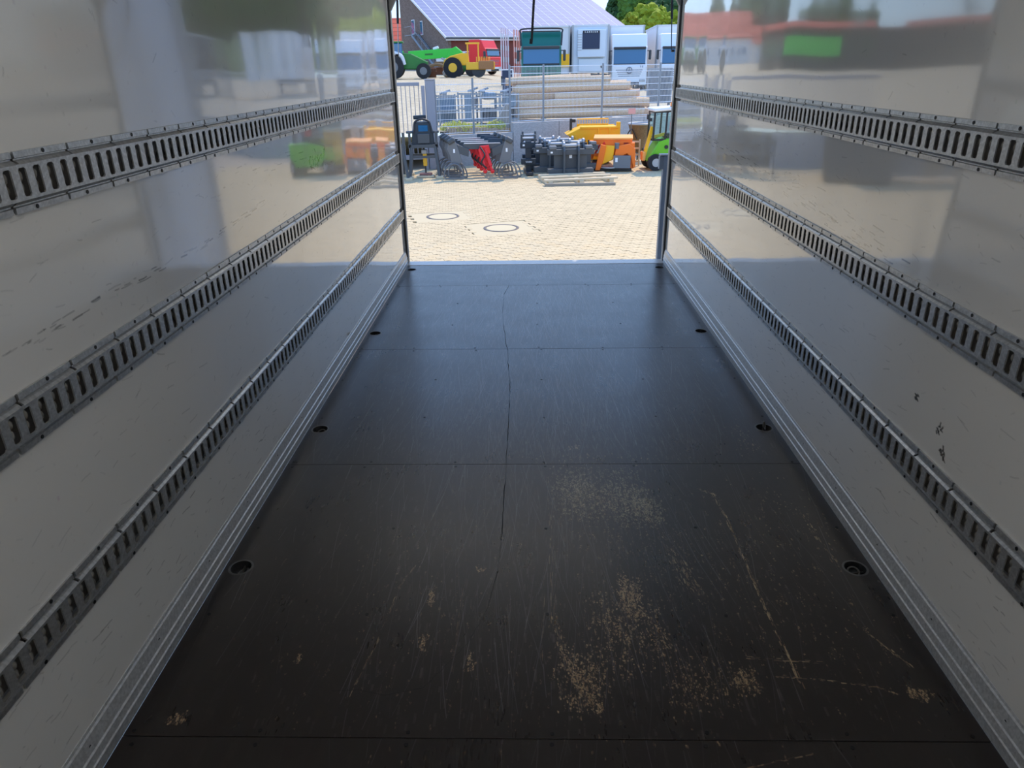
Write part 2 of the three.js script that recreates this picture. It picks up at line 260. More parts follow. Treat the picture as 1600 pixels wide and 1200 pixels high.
// ---------------------------------------------------------------- floor: film-faced plywood boards
const JOINTS = [0.5, -1.442, -2.967, -4.492, -6.017, -6.725];
{
  const floor = struct('floor', 'dark brown worn film-faced plywood cargo floor');
  const pots = [-2.195, -3.333, -4.816, -6.57];
  const strokes = (c, X, Z, list) => { for (const [pts, w, a, col = '150,124,92'] of list) { c.lineCap = 'round'; c.beginPath(); c.strokeStyle = `rgba(${col},${a})`; c.lineWidth = w; pts.forEach((p, i) => i ? c.lineTo(X(p[0]), Z(p[1])) : c.moveTo(X(p[0]), Z(p[1]))); c.stroke(); } };
  JOINTS.slice(0, -1).forEach((z0, k) => {
    const z1 = JOINTS[k + 1], len = z0 - z1, tw = 2048, th = k === 1 ? 1280 : 1024;
    const X = (x) => (x + 1.22) / 2.44 * tw, Z = (z) => (z - z1) / len * th;         // canvas row 0 is the far edge
    const px = tw / 2.44;
    let rough;
    const map = canvasTex(tw, th, (c) => {
      c.fillStyle = '#2b2522'; c.fillRect(0, 0, tw, th);
      // film mottling
      for (let i = 0; i < 5200; i++) { const g = R(28, 88) | 0; c.fillStyle = `rgba(${g + 8},${g + 2},${g - 4},${R(0.03, 0.10)})`; const s = R(4, 46); c.fillRect(R(-20, tw), R(-20, th), s * R(0.2, 0.7), s); }
      // dusty rubbed film: pale grey tracks along the box, denser where loads were dragged
      const rub = [0.10, 0.42, 1.2, 1.5, 0.9][k];
      for (let i = 0; i < 1500 * rub; i++) { const x = R(0, 1) < 0.7 ? 0.02 + (R(-1, 1) + R(-1, 1)) * 0.45 : R(-1.2, 1.2), z = R(z1, z0), l = R(0.04, 0.5), b = R(-0.07, 0.07) * l * 3, g = R(95, 165) | 0; strokes(c, X, Z, [[[[x, z], [x + b * 0.6, z - l * 0.5], [x + b, z - l]], R(0.6, 2.4), R(0.10, 0.44), `${g + 12},${g + 14},${g + 22}`]]); }
      for (let i = 0; i < 5200 * rub; i++) { const g = R(85, 160) | 0; c.fillStyle = `rgba(${g},${g - 4},${g - 10},${R(0.04, 0.26)})`; const x = X(0.05 + (R(-1, 1) + R(-1, 1)) * 0.6), z = R(0, th), s = R(1, 7); c.fillRect(x, z, s, s * R(1, 7)); }
      // chips down to the wood
      const chips = (x, z, w, l, n, a = 0.8, col = ['172,146,112', '146,114,86', '188,164,126']) => { for (let i = 0; i < n; i++) { const u = (R(-1, 1) + R(-1, 1)) / 2, v = (R(-1, 1) + R(-1, 1)) / 2, zz = z + v * l; if (zz > z0 || zz < z1) continue; const k2 = Math.floor(R(2, 9)), len = R(0.003, 0.045) * (l > 0.3 ? 1.25 : 0.8), dx = R(-0.12, 0.12) * len; for (let q = 0; q < k2; q++) { const t = rnd(); c.fillStyle = `rgba(${col[(i + q) % 3]},${R(0.3 * a, Math.min(1, a * 1.4))})`; c.fillRect(X(x + u * w + dx * t + R(-0.003, 0.003)), Z(zz - len * t), R(0.8, 3.6), R(1, 6.5)); } } };
      const trail = (pts, n, w, a = 0.8, sz = 2.6) => { for (let i = 0; i < n; i++) { const j = Math.floor(R(0, pts.length - 1)), t = rnd(), p = pts[j], q = pts[j + 1]; const x = p[0] + (q[0] - p[0]) * t + R(-w, w), z = p[1] + (q[1] - p[1]) * t + R(-w, w); strokes(c, X, Z, [[[[x, z], [x + (q[0] - p[0]) * R(0.02, 0.10), z + (q[1] - p[1]) * R(0.02, 0.10)]], R(0.7, sz * 1.5), R(0.4 * a, Math.min(1, a * 1.35)), ['168,144,110', '140,112,84', '190,168,132'][i % 3]]]); } };
      if (k === 1) {
        chips(0.16, -2.72, 0.13, 0.24, 760, 0.6, ['164,154,122', '140,130,104', '178,168,138']);
        chips(0.36, -2.68, 0.12, 0.26, 600, 0.6, ['164,154,122', '140,130,104', '178,168,138']);
        chips(0.44, -2.60, 0.08, 0.16, 330, 0.8, ['150,140,110', '130,118,94', '160,150,122']);
        chips(0.30, -2.60, 0.30, 0.36, 380, 0.5);
        trail([[0.03, -2.88], [0.035, -2.5], [0.025, -1.95]], 70, 0.012, 0.5, 1.8);
        trail([[0.024, -1.93], [0.05, -1.77], [0.085, -1.66], [0.12, -1.59], [0.15, -1.53]], 190, 0.014, 0.85);
        chips(0.10, -1.66, 0.09, 0.16, 300, 0.7);
        trail([[0.748, -2.724], [0.761, -2.52], [0.76, -2.22], [0.76, -1.95], [0.769, -1.645]], 230, 0.006, 0.85, 2.2);
        trail([[0.69, -2.75], [0.75, -2.70]], 24, 0.008, 0.8);
        chips(0.30, -2.03, 0.05, 0.14, 230, 0.8); chips(0.24, -1.86, 0.13, 0.24, 300, 0.65); chips(0.36, -1.86, 0.05, 0.16, 80, 0.7);
        trail([[0.27, -2.12], [0.33, -1.98], [0.40, -1.80]], 60, 0.012, 0.8);
        trail([[0.44, -2.55], [0.50, -2.2], [0.56, -2.02]], 70, 0.02, 0.6);
        trail([[0.50, -2.30], [0.53, -2.05]], 70, 0.03, 0.65);
        chips(0.60, -1.64, 0.05, 0.06, 90, 0.85); chips(0.50, -1.66, 0.10, 0.14, 90, 0.6); chips(0.42, -1.62, 0.09, 0.16, 80, 0.6);
        trail([[0.68, -1.675], [0.85, -1.658], [0.99, -1.634], [1.045, -1.606]], 90, 0.004, 0.8, 2);
        chips(1.11, -1.60, 0.05, 0.03, 50, 0.8); trail([[1.06, -1.86], [1.13, -1.72]], 40, 0.006, 0.8);
        trail([[1.08, -2.6], [1.085, -2.43], [1.10, -2.2]], 50, 0.012, 0.7); chips(0.95, -2.5, 0.3, 0.4, 130, 0.55); chips(0.85, -1.95, 0.35, 0.45, 190, 0.55);
        trail([[0.62, -1.75], [0.86, -1.73]], 30, 0.006, 0.6); chips(0.45, -2.2, 0.4, 0.6, 420, 0.4);
        // left half: long light scratches and a few chips
        trail([[-0.48, -2.24], [-0.53, -2.1], [-0.56, -1.82], [-0.60, -1.60]], 90, 0.004, 0.55, 1.5);
        trail([[-0.30, -2.1], [-0.30, -1.7]], 30, 0.004, 0.4, 1.2); trail([[0.0, -2.2], [-0.02, -1.75]], 26, 0.004, 0.4, 1.2);
        chips(-0.41, -2.02, 0.012, 0.04, 34, 0.9); chips(-0.41, -1.80, 0.02, 0.04, 28, 0.7); chips(-0.80, -1.73, 0.01, 0.02, 14, 0.9); chips(-0.25, -1.72, 0.02, 0.05, 24, 0.7); chips(-0.24, -2.18, 0.02, 0.01, 14, 0.8); chips(-1.09, -1.49, 0.03, 0.012, 30, 0.9);
        chips(-0.4, -2.1, 0.8, 0.8, 240, 0.35); chips(0.1, -1.7, 1.2, 0.5, 240, 0.35);
      }
      if (k === 0) { chips(0.25, 1.0 + -2.47, 0.3, 0.05, 110, 0.6); trail([[0.5, -1.35], [0.72, -1.40]], 26, 0.003, 0.6, 1.4); chips(0.2, -1.2, 1.0, 0.3, 150, 0.3); }
      if (k === 2) { chips(1.02, -3.2, 0.10, 0.24, 60, 0.5); chips(0.18, -3.12, 0.05, 0.01, 14, 0.8); chips(0.3, -3.02, 0.5, 0.06, 60, 0.5); }
      if (k >= 2) chips(0.1, (z0 + z1) / 2, 1.1, 1.2, 700, 0.40, ['138,130,116', '116,106,94', '64,56,50']);
      // the long split in the film, and side cracks
      const crack = (pts, w, a = 0.9) => { for (let i = 0; i < pts.length - 1; i++) { const p = pts[i], q = pts[i + 1]; let last = p; for (let j = 1; j <= 10; j++) { const t = j / 10, m = [p[0] + (q[0] - p[0]) * t + R(-0.003, 0.003), p[1] + (q[1] - p[1]) * t]; strokes(c, X, Z, [[[last, m], w * R(0.6, 1.3), a, '12,9,8']]); last = m; } } };
      crack([[-0.229, -6.09], [-0.231, -5.993], [-0.265, -5.75], [-0.262, -5.3], [-0.246, -5.0], [-0.215, -4.6], [-0.202, -4.492], [-0.190, -4.2], [-0.171, -3.908], [-0.168, -3.48], [-0.167, -2.968], [-0.169, -2.614], [-0.17, -2.342], [-0.18, -2.147], [-0.204, -1.974], [-0.254, -1.821]], k === 1 ? 3.2 : 4);
      crack([[-0.254, -1.821], [-0.33, -1.70], [-0.384, -1.62], [-0.497, -1.592], [-0.582, -1.612], [-0.66, -1.606]], 1.6, 0.7);
      crack([[0.806, -5.54], [0.75, -5.0], [0.702, -4.535], [0.761, -4.195]], 2.2, 0.7);
    });
    const t = map; t.wrapS = t.wrapT = THREE.ClampToEdgeWrapping;
    rough = dataTex(512, 256, (u, v) => { const n = n2(u * 200 + k * 9, v * 26) * 6 + n2(u * 40, v * 9 + k) * 6 + n2(u * 6 + k, v * 4) * 9; const q = clamp(128 + n); return [q, q, q]; }, false);
    const mat = phy({ color: 0xffffff, roughness: 0.60, ior: 1.55, map, roughnessMap: rough });
    const sh = new THREE.Shape([V(-1.22, z1 + 0.0022), V(1.22, z1 + 0.0022), V(1.22, z0 - 0.0022), V(-1.22, z0 - 0.0022)].map((p) => new THREE.Vector2(p.x, -p.y)));
    const CR = [[-0.229, -6.09], [-0.231, -5.993], [-0.265, -5.75], [-0.262, -5.3], [-0.246, -5.0], [-0.215, -4.6], [-0.202, -4.492], [-0.190, -4.2], [-0.171, -3.908], [-0.168, -3.48], [-0.167, -2.968], [-0.169, -2.614], [-0.17, -2.342], [-0.18, -2.147], [-0.204, -1.974], [-0.254, -1.821]];
    const crackAt = (z) => { for (let i = 0; i < CR.length - 1; i++) if (z >= CR[i][1] && z <= CR[i + 1][1]) { const t = (z - CR[i][1]) / (CR[i + 1][1] - CR[i][1]); return CR[i][0] + (CR[i + 1][0] - CR[i][0]) * t; } return null; };
    { const za = Math.max(z1 + 0.004, -6.088), zb = Math.min(z0 - 0.004, -1.824); if (zb - za > 0.02) { const n = Math.ceil((zb - za) / 0.035), A = [], B = []; for (let i = 0; i <= n; i++) { const z = za + (zb - za) * i / n, x = crackAt(z) + n2(z * 14, 3) * 0.0035, w = (0.0013 + 0.0011 * n2(z * 5, 8)) * (z > -2.3 ? Math.max(0.25, (-1.82 - z) / 0.5) : 1); A.push(new THREE.Vector2(x - w, -z)); B.push(new THREE.Vector2(x + w, -z)); } sh.holes.push(new THREE.Path([...A, ...B.reverse()])); } }
    for (const pz of pots) if (pz < z0 && pz > z1) for (const s of [-1, 1]) { const h = new THREE.Path(); h.absarc(s * 1.158, -pz, 0.0405, 0, Math.PI * 2); sh.holes.push(h); }
    const g = new THREE.ExtrudeGeometry(sh, { depth: 0.027, bevelEnabled: true, bevelSize: 0.0008, bevelThickness: 0.0008, bevelSegments: 1, curveSegments: 20 });
    g.rotateX(-Math.PI / 2).translate(0, -0.0278, 0);                 // shape y = -z
    const p = g.attributes.position, uv = g.attributes.uv;
    for (let i = 0; i < p.count; i++) uv.setXY(i, (p.getX(i) + 1.22) / 2.44, 1 - (p.getZ(i) - z1) / len);
    obj('floor_board', g, mat, floor);
  });
  obj('subfloor', bx(2.5, 0.03, L, 0, -0.075, (ZF + ZR) / 2), M.black, floor);
  const sg = new THREE.CylinderGeometry(0.0062, 0.0065, 0.002, 10);
  const scr = (x, z) => { const m = obj('screw', sg, M.screw, floor); m.position.set(x + R(-0.012, 0.012), 0.0002, z + R(-0.006, 0.006)); };
  for (const zj of JOINTS.slice(1, 5)) { for (const x of [-1.19, -0.83, -0.415, 0.015, 0.44, 0.83, 1.19]) { scr(x, zj - 0.02); if (x !== 1.19) scr(x, zj + 0.022); } }
  for (const zj of JOINTS.slice(1, 4)) for (const d of [0.5, 1.01]) for (const x of [-1.185, -0.62, 0.012, 0.62, 1.18]) scr(x, zj - d);
  // countersunk lashing pots
  const near = ['third farthest and second nearest', '', '', ''];
  const ringG = new THREE.TorusGeometry(0.021, 0.0038, 8, 24), rimG = lathe([[0.0385, 0.0005], [0.0395, 0.0016], [0.046, 0.0012], [0.0468, 0.0003]], 32), cupG = lathe([[0.0001, -0.040], [0.030, -0.040], [0.037, -0.030], [0.0395, 0.0008]], 32);
  const boltG = new THREE.CylinderGeometry(0.008, 0.009, 0.012, 6), barG = new THREE.CylinderGeometry(0.004, 0.004, 0.074, 8).rotateZ(Math.PI / 2);
  const rank = ['nearest the camera', 'second from the camera', 'third from the camera', 'beside the rear sill'];
  const potMat = std(new THREE.Color(0.10, 0.095, 0.09), 0.45, 0.6), rimMat = std(new THREE.Color(0.16, 0.155, 0.15), 0.45, 0.7);
  pots.forEach((z, i) => { for (const s of [-1, 1]) {
    const up = i === 1 && s > 0;
    const t = thing('lashing_pot', `sunken lashing ring pot by the ${s < 0 ? 'left' : 'right'} skirting, ${rank[i]}${up ? ', ring raised' : ''}`, 'lashing ring', [s * 1.158, 0, z], R(0, 3), 'sunken lashing rings in the floor');
    obj('rim', rimG, rimMat, t); obj('cup', cupG, M.black, t);
    const r = obj('ring', ringG, rimMat, t); if (up) { r.rotation.set(-0.35, 0.5, 0.1); r.position.set(0, 0.012, 0); } else { r.rotation.set(1.25, 0.2, 0); r.position.set(0.004, -0.022, 0.004); }
    const b = obj('bolt', boltG, potMat, t); b.position.y = -0.033; const br = obj('cross_bar', barG, potMat, t); br.position.y = -0.024; br.rotation.y = 0.8;
  } });
}

// ---------------------------------------------------------------- rear portal, sill, top flap, gas struts
{
  const f = struct('door_1', 'aluminium rear portal frame with black rubber seals around the open end');
  for (const s of [-1, 1]) {
    obj('frame_post', rb(0.05, 2.46, 0.10, 0.006, s * (1.2305 + 0.026), 1.19, -6.815), M.aluBright, f);
    obj('rubber_seal', bx(0.010, 2.36, 0.008, s * 1.2292, 1.18, -6.768), M.rubber, f);
    obj('rubber_seal', bx(0.008, 2.36, 0.014, s * 1.2288, 1.18, -6.812), M.rubber, f);
    obj('outer_lip', rb(0.030, 2.44, 0.012, 0.003, s * 1.236, 1.19, -6.872), M.white, f);
    obj('corner_gusset', prism([[0, 2.185], [-s * 0.016, 2.185], [-s * 0.10, 2.33], [-s * 0.10, 2.40], [0, 2.40]], 0.05, 0.004).translate(s * 1.232, 0, -6.83), std(new THREE.Color(0.30, 0.30, 0.28), 0.5), f);
  }
  obj('lintel', rb(2.52, 0.13, 0.10, 0.006, 0, 2.425, -6.815), M.aluBright, f);
  const sill = struct('trim_3', 'bare aluminium sill plate at the open rear edge');
  obj('sill_plate', rb(2.46, 0.03, 0.15, 0.004, 0, -0.0125, -6.803), M.alu, sill);
  obj('sill_face', rb(2.52, 0.16, 0.03, 0.004, 0, -0.11, -6.86), M.alu, sill);
  const chassis = struct('truck_underframe', 'dark underframe below the cargo box'); obj('chassis_rail', bx(2.4, 0.25, 7.0, 0, -0.26, -3.2), M.black, chassis);

  const flap = thing('rear_flap', 'white rear flap swung up above the open end', 'flap', [0, 2.47, -6.88]);
  const fp = obj('flap_panel', rb(2.62, 0.035, 2.36, 0.008, 0, 0, -1.18), M.offWhite, flap); fp.rotation.x = 0.15;
  const strutAt = (s, label) => {
    const t = thing('gas_strut', label, 'gas strut', [s * 1.196, 0, 0], 0, 'gas struts of the rear flap');
    obj('piston_rod', rod([0, 1.84, -6.93], [0, 2.12, -7.02], 0.0042), s > 0 ? M.blueBlack : M.lightSteel, t);
    obj('cylinder', rod([0, 2.09, -7.01], [0, 2.62, -7.19], 0.0105), M.black, t);
    obj('foot_bracket', rb(0.026, 0.02, 0.03, 0.004, s * 0.012, 1.835, -6.925), M.black, t);
  };
  strutAt(-1, 'black gas strut beside the left rear post'); strutAt(1, 'black gas strut beside the right rear post');
  const strap = thing('pull_strap', 'black pull strap hanging from the raised rear flap', 'strap', [0, 0, 0]);
  obj('webbing', prism([[-0.012, 0], [0.012, 0], [0.016, -0.72], [-0.008, -0.72]], 0.004, 0.001).rotateX(0).rotateZ(-0.07).translate(0.03, 2.69, -8.6), M.black, strap);
  obj('hand_loop', rb(0.034, 0.05, 0.008, 0.003, -0.022, 1.975, -8.6, 0, 0, -0.07), M.black, strap);
  const post = thing('tail_lift_post', 'blue-grey tail lift upright just outside the right rear post', 'lift post', [1.226, 0, -7.02]);
  const pm = std(new THREE.Color(0.24, 0.29, 0.36), 0.5, 0.2);
  obj('upright', rb(0.06, 1.35, 0.08, 0.006, 0.006, 0.275, 0), pm, post); obj('cap', rb(0.095, 0.014, 0.10, 0.004, -0.008, 0.957, 0), M.lightSteel, post); obj('side_box', rb(0.05, 0.12, 0.07, 0.006, -0.035, 0.888, 0), pm, post);
}

// ================================================================ the yard outside
const GY = -1.15;
const paveTone = (u, v, k) => { const n = tileN(u, v, 4, k) * 7 + tileN(u, v, 26, k + 3) * 9 + R(-9, 9); return [clamp(203 + n), clamp(184 + n), clamp(146 + n)]; };
const paveTex = dataTex(512, 512, (u, v) => paveTone(u, v, 0));
{
  const yard = struct('yard_paving', 'sunlit yard laid with pale interlocking concrete pavers');
  const bed = dataTex(512, 512, (u, v) => { const n = tileN(u, v, 4) * 6 + tileN(u, v, 40, 3) * 12 + R(-10, 10); return [clamp(176 + n), clamp(164 + n), clamp(146 + n)]; });
  bed.repeat.set(60, 60);
  obj('paving_bed', new THREE.PlaneGeometry(240, 90).rotateX(-Math.PI / 2).translate(0, GY - 0.045, 10), std(0xffffff, 0.9, 0, { map: bed }), yard);
  // zigzag pavers, 200 x 165 mm, laid in rows turned about 17 degrees to the truck
  const a = 0.30, ca = Math.cos(a), sa = Math.sin(a), PW = 0.200, PD = 0.165, wv = 0.016;
  const edge = (y, s) => { const o = []; for (let i = 0; i <= 4; i++) { const x = -PW / 2 + 0.004 + (PW - 0.008) * i / 4; o.push([s > 0 ? x : -x, y + (i === 1 || i === 3 ? (((i === 1) === (s > 0)) ? wv : -wv) : 0)]); } return o; };
  const pg = prism([...edge(-PD / 2 + 0.004, 1), ...edge(PD / 2 - 0.004, -1)], 0.06, 0.003).rotateX(-Math.PI / 2);
  { const p = pg.attributes.position, uv = pg.attributes.uv; for (let i = 0; i < p.count; i++) uv.setXY(i, p.getX(i) * 0.9, p.getZ(i) * 0.9); }
  const mats = [0, 1, 2, 3].map((i) => { const t = paveTex.clone(); t.offset.set(i * 0.27, i * 0.41); t.needsUpdate = true; return std(new THREE.Color(...[[1, 1, 1], [0.93, 0.93, 0.94], [1.0, 0.97, 0.93], [0.96, 0.96, 0.97]][i]), 0.85, 0, { map: t }); });
  const covers = [[-1.88, -15.29], [-0.60, -14.04]];
  const list = [];
  for (let r = -150; r < 150; r++) for (let q = -130; q < 130; q++) {
    const lx = (q + (r & 1) * 0.5) * PW, lz = r * PD, x = lx * ca + lz * sa, z = -17 - lx * sa + lz * ca;
    if (x < -7.5 || x > 7.5 || z > -10.4 || z < -25.2) continue;
    if (z < -23.3 - (x + 3) * 0.45) continue;
    if (covers.some(([cx, cz]) => { const dx = x - cx, dz = z - cz; return Math.abs(dx * ca - dz * sa) < 0.60 && Math.abs(dx * sa + dz * ca) < 0.545; })) continue;
    list.push([x, z]);
  }
  list.sort((p, q) => q[1] - p[1]);
  const inView = ([x, z]) => Math.abs(x - 0.05 + z * 0.004) < -z * 0.178;
  const first = list.filter(inView).slice(0, 300), set = new Set(first), rest = list.filter((p) => !set.has(p));
  const tone = () => Math.floor(R(0, 4));
  for (const [x, z] of first) { const m = obj('paver', pg, mats[tone()], yard); m.position.set(x, GY - 0.03 + R(-0.002, 0.002), z); m.rotation.y = a + R(-0.006, 0.006); }
  const im = new THREE.InstancedMesh(pg, mats[0], rest.length); im.name = 'paver_field'; im.userData.kind = 'stuff';
  const mt = new THREE.Matrix4(), qq = new THREE.Quaternion(), cc = new THREE.Color();
  rest.forEach(([x, z], i) => { qq.setFromAxisAngle(V(0, 1, 0), a + R(-0.006, 0.006)); mt.compose(V(x, GY - 0.03 + R(-0.002, 0.002), z), qq, V(1, 1, 1)); im.setMatrixAt(i, mt); const k = R(0.9, 1.02); im.setColorAt(i, cc.setRGB(k, k * 0.985, k * 0.965)); });
  yard.add(im);
  covers.forEach(([x, z], i) => {
    const t = thing('manhole_cover', i ? 'round concrete manhole cover nearer the truck sill' : 'round concrete manhole cover farther from the truck, to the left', 'manhole cover', [x, GY - 0.002, z], 0.30, 'manhole covers in the paving');
    const sq = new THREE.Shape([[-0.62, -0.57], [0.62, -0.57], [0.62, 0.57], [-0.62, 0.57]].map((p) => new THREE.Vector2(...p))); const hp = new THREE.Path(); hp.absarc(0, 0, 0.352, 0, 6.2832); sq.holes.push(hp);
    obj('surround', new THREE.ExtrudeGeometry(sq, { depth: 0.05, bevelEnabled: true, bevelSize: 0.004, bevelThickness: 0.004, bevelSegments: 1, curveSegments: 32 }).rotateX(-Math.PI / 2).translate(0, -0.056, 0), std(new THREE.Color(0.58, 0.475, 0.29), 0.9), t);
    obj('iron_ring', lathe([[0.30, -0.05], [0.30, 0.004], [0.348, 0.006], [0.35, -0.05]], 48), std(new THREE.Color(0.16, 0.14, 0.13), 0.7, 0.3), t);
    obj('concrete_disc', lathe([[0.0001, 0.004], [0.285, 0.004], [0.294, 0.0], [0.295, -0.05]], 48), std(new THREE.Color(0.60, 0.50, 0.31), 0.9), t);
  });
}
// terrace behind the retaining wall, rising to the left
const sm = (a, b, x) => { const t = Math.max(0, Math.min(1, (x - a) / (b - a))); return t * t * (3 - 2 * t); };
const terr = (x, z) => -0.12 + 0.18 * sm(26, 48, -z) + 0.9 * sm(34, 60, -z) * sm(2.5, -5, x) + 0.5 * sm(70, 100, -z);
{
  const t = struct('terrace_ground', 'raised gravel terrace behind the retaining wall');
  const g = new THREE.PlaneGeometry(260, 130, 130, 90).rotateX(-Math.PI / 2).translate(0, 0, -88);
  const p = g.attributes.position, uv = g.attributes.uv;
  for (let i = 0; i < p.count; i++) { const x = p.getX(i); let z = p.getZ(i); const front = -23.75 - Math.max(-8, Math.min(14, x + 3)) * 0.49; z = front + (z + 23) * (130 + front + 23) / 130; p.setZ(i, z); p.setY(i, terr(x, z) + n2(x * 0.2, z * 0.2) * 0.02); uv.setXY(i, x * 0.08, z * 0.08); }
  g.computeVertexNormals();
  obj('gravel_surface', g, std(0xffffff, 0.95, 0, { map: dataTex(512, 512, (u, v) => { const n = tileN(u, v, 3) * 12 + tileN(u, v, 30, 2) * 16 + R(-22, 22); return [clamp(182 + n), clamp(168 + n), clamp(138 + n)]; }) }), t);
}
// ---------------------------------------------------------------- concrete retaining wall and mesh fence
const WALLP = [[-3.0, -23.4], [-0.6, -24.4], [3.9, -26.7], [9.0, -29.3], [14.5, -32.1]];
{
  const conc = dataTex(512, 256, (u, v) => { const n = tileN(u, v, 3) * 10 + tileN(u, v, 18, 4) * 8 + R(-6, 6); return [clamp(176 + n), clamp(175 + n), clamp(174 + n)]; });
  const t = struct('retaining_wall', 'grey concrete retaining wall with a step down at its end');
  const seg = (a, b, y1) => { const dx = b[0] - a[0], dz = b[1] - a[1], l = Math.hypot(dx, dz), n = Math.max(1, Math.round(l / 2)), ry = Math.atan2(-dz, dx); for (let i = 0; i < n; i++) { const m = (i + 0.5) / n; obj('concrete_panel', rb(l / n - 0.012, y1 - GY + 0.3, 0.22, 0.01, a[0] + dx * m, (y1 + GY - 0.3) / 2, a[1] + dz * m, 0, 0, 0).translate(-(a[0] + dx * m), 0, -(a[1] + dz * m)).rotateY(ry).translate(a[0] + dx * m, 0, a[1] + dz * m), std(0xffffff, 0.9, 0, { map: conc }), t); } };
  seg(WALLP[0], WALLP[1], -0.20); for (let i = 1; i < 4; i++) seg(WALLP[i], WALLP[i + 1], 0.08);
  seg([-9.5, -21.2], [-4.6, -22.9], -0.20);
  // fence
  const f = thing('mesh_fence', 'galvanised wire mesh fence on top of the concrete wall', 'fence');
  const top = (x) => x < -0.6 ? 1.42 : 1.76, bot = (x) => x < -0.6 ? -0.16 : 0.12;
  const pos = (d) => { let r = d; for (let i = 0; i < 4; i++) { const a = WALLP[i], b = WALLP[i + 1], l = Math.hypot(b[0] - a[0], b[1] - a[1]); if (r <= l || i === 3) return [a[0] + (b[0] - a[0]) * r / l, a[1] + (b[1] - a[1]) * r / l]; r -= l; } };
  const ds = [0.1, 1.32, 2.55, 3.75, 5.98, 8.3, 10.8, 13.3, 15.8, 18.3];
  ds.forEach((d, i) => {
    const [x, z] = pos(d), y1 = i < 2 ? 1.42 : 1.78;
    obj('fence_post', bx(0.06, y1 - (i < 2 ? -0.20 : 0.08), 0.06, x, (y1 + (i < 2 ? -0.20 : 0.08)) / 2, z), M.galv, f);
    if (i === ds.length - 1) return;
    const [x2, z2] = pos(ds[i + 1] - (i === 1 ? 0.02 : 0)), yt = i < 2 ? 1.38 : 1.74, yb = i < 2 ? -0.17 : 0.10, l = Math.hypot(x2 - x, z2 - z), ux = (x2 - x) / l, uz = (z2 - z) / l, gs = [];
    const n = Math.round(l / 0.05);
    for (let k = 1; k < n; k++) gs.push(bx(0.0065, yt - yb, 0.006, x + ux * l * k / n, (yt + yb) / 2, z + uz * l * k / n));
    for (let y = yb + 0.02; y <= yt + 0.001; y += 0.2) gs.push(beam([x, y, z + 0.008], [x2, y, z2 + 0.008], 0.015, 0.010));
    obj('wire_mesh', gs, M.white, f);
  });
  // gate with its heavy post
  const gp = thing('gate_post', 'thick grey steel gate post at the end of the fence', 'gate post', [-3.0, GY, -23.05], 0.2);
  obj('shaft', rb(0.26, 2.55, 0.26, 0.015, 0, 1.275, 0), M.gateGrey, gp); obj('cap_plate', rb(0.29, 0.03, 0.29, 0.008, 0, 2.56, 0), M.gateGrey, gp); obj('guide_post', rb(0.10, 2.4, 0.10, 0.01, -0.21, 1.2, 0.08), M.gateGrey, gp);
  const ga = thing('sliding_gate', 'grey steel sliding gate with upright bars beside the gate post', 'gate', [-3.32, GY, -23.15], 0.15);
  obj('top_rail', rb(4.2, 0.10, 0.06, 0.01, -2.1, 2.44, 0), M.gateGrey, ga); obj('bottom_rail', rb(4.2, 0.14, 0.08, 0.01, -2.1, 0.35, 0), M.gateGrey, ga);
  for (let i = 0; i < 32; i++) obj('gate_bar', bx(0.022, 2.05, 0.022, -0.03 - i * 0.13, 1.40, 0), M.gateGrey, ga);
}
{ // tall workshop hall right beside the truck: the left wall mirrors its flank, and it keeps the low sun off the cargo floor
  const t = thing('workshop_hall', 'tall pale workshop hall beside the truck, mirrored as a band in the left wall', 'building', [5.1, GY, -10.25], 0.0);
  obj('cladding', bx(6.0, 7.0, 16, 0, 3.5, 8), std(new THREE.Color(0.62, 0.67, 0.74), 0.6), t); obj('corner_trim', bx(0.12, 7.0, 0.12, -2.98, 3.5, 0.02), M.lightSteel, t); obj('roof_edge', bx(6.2, 0.2, 16.2, 0, 7.05, 8), M.steelDark, t);
}
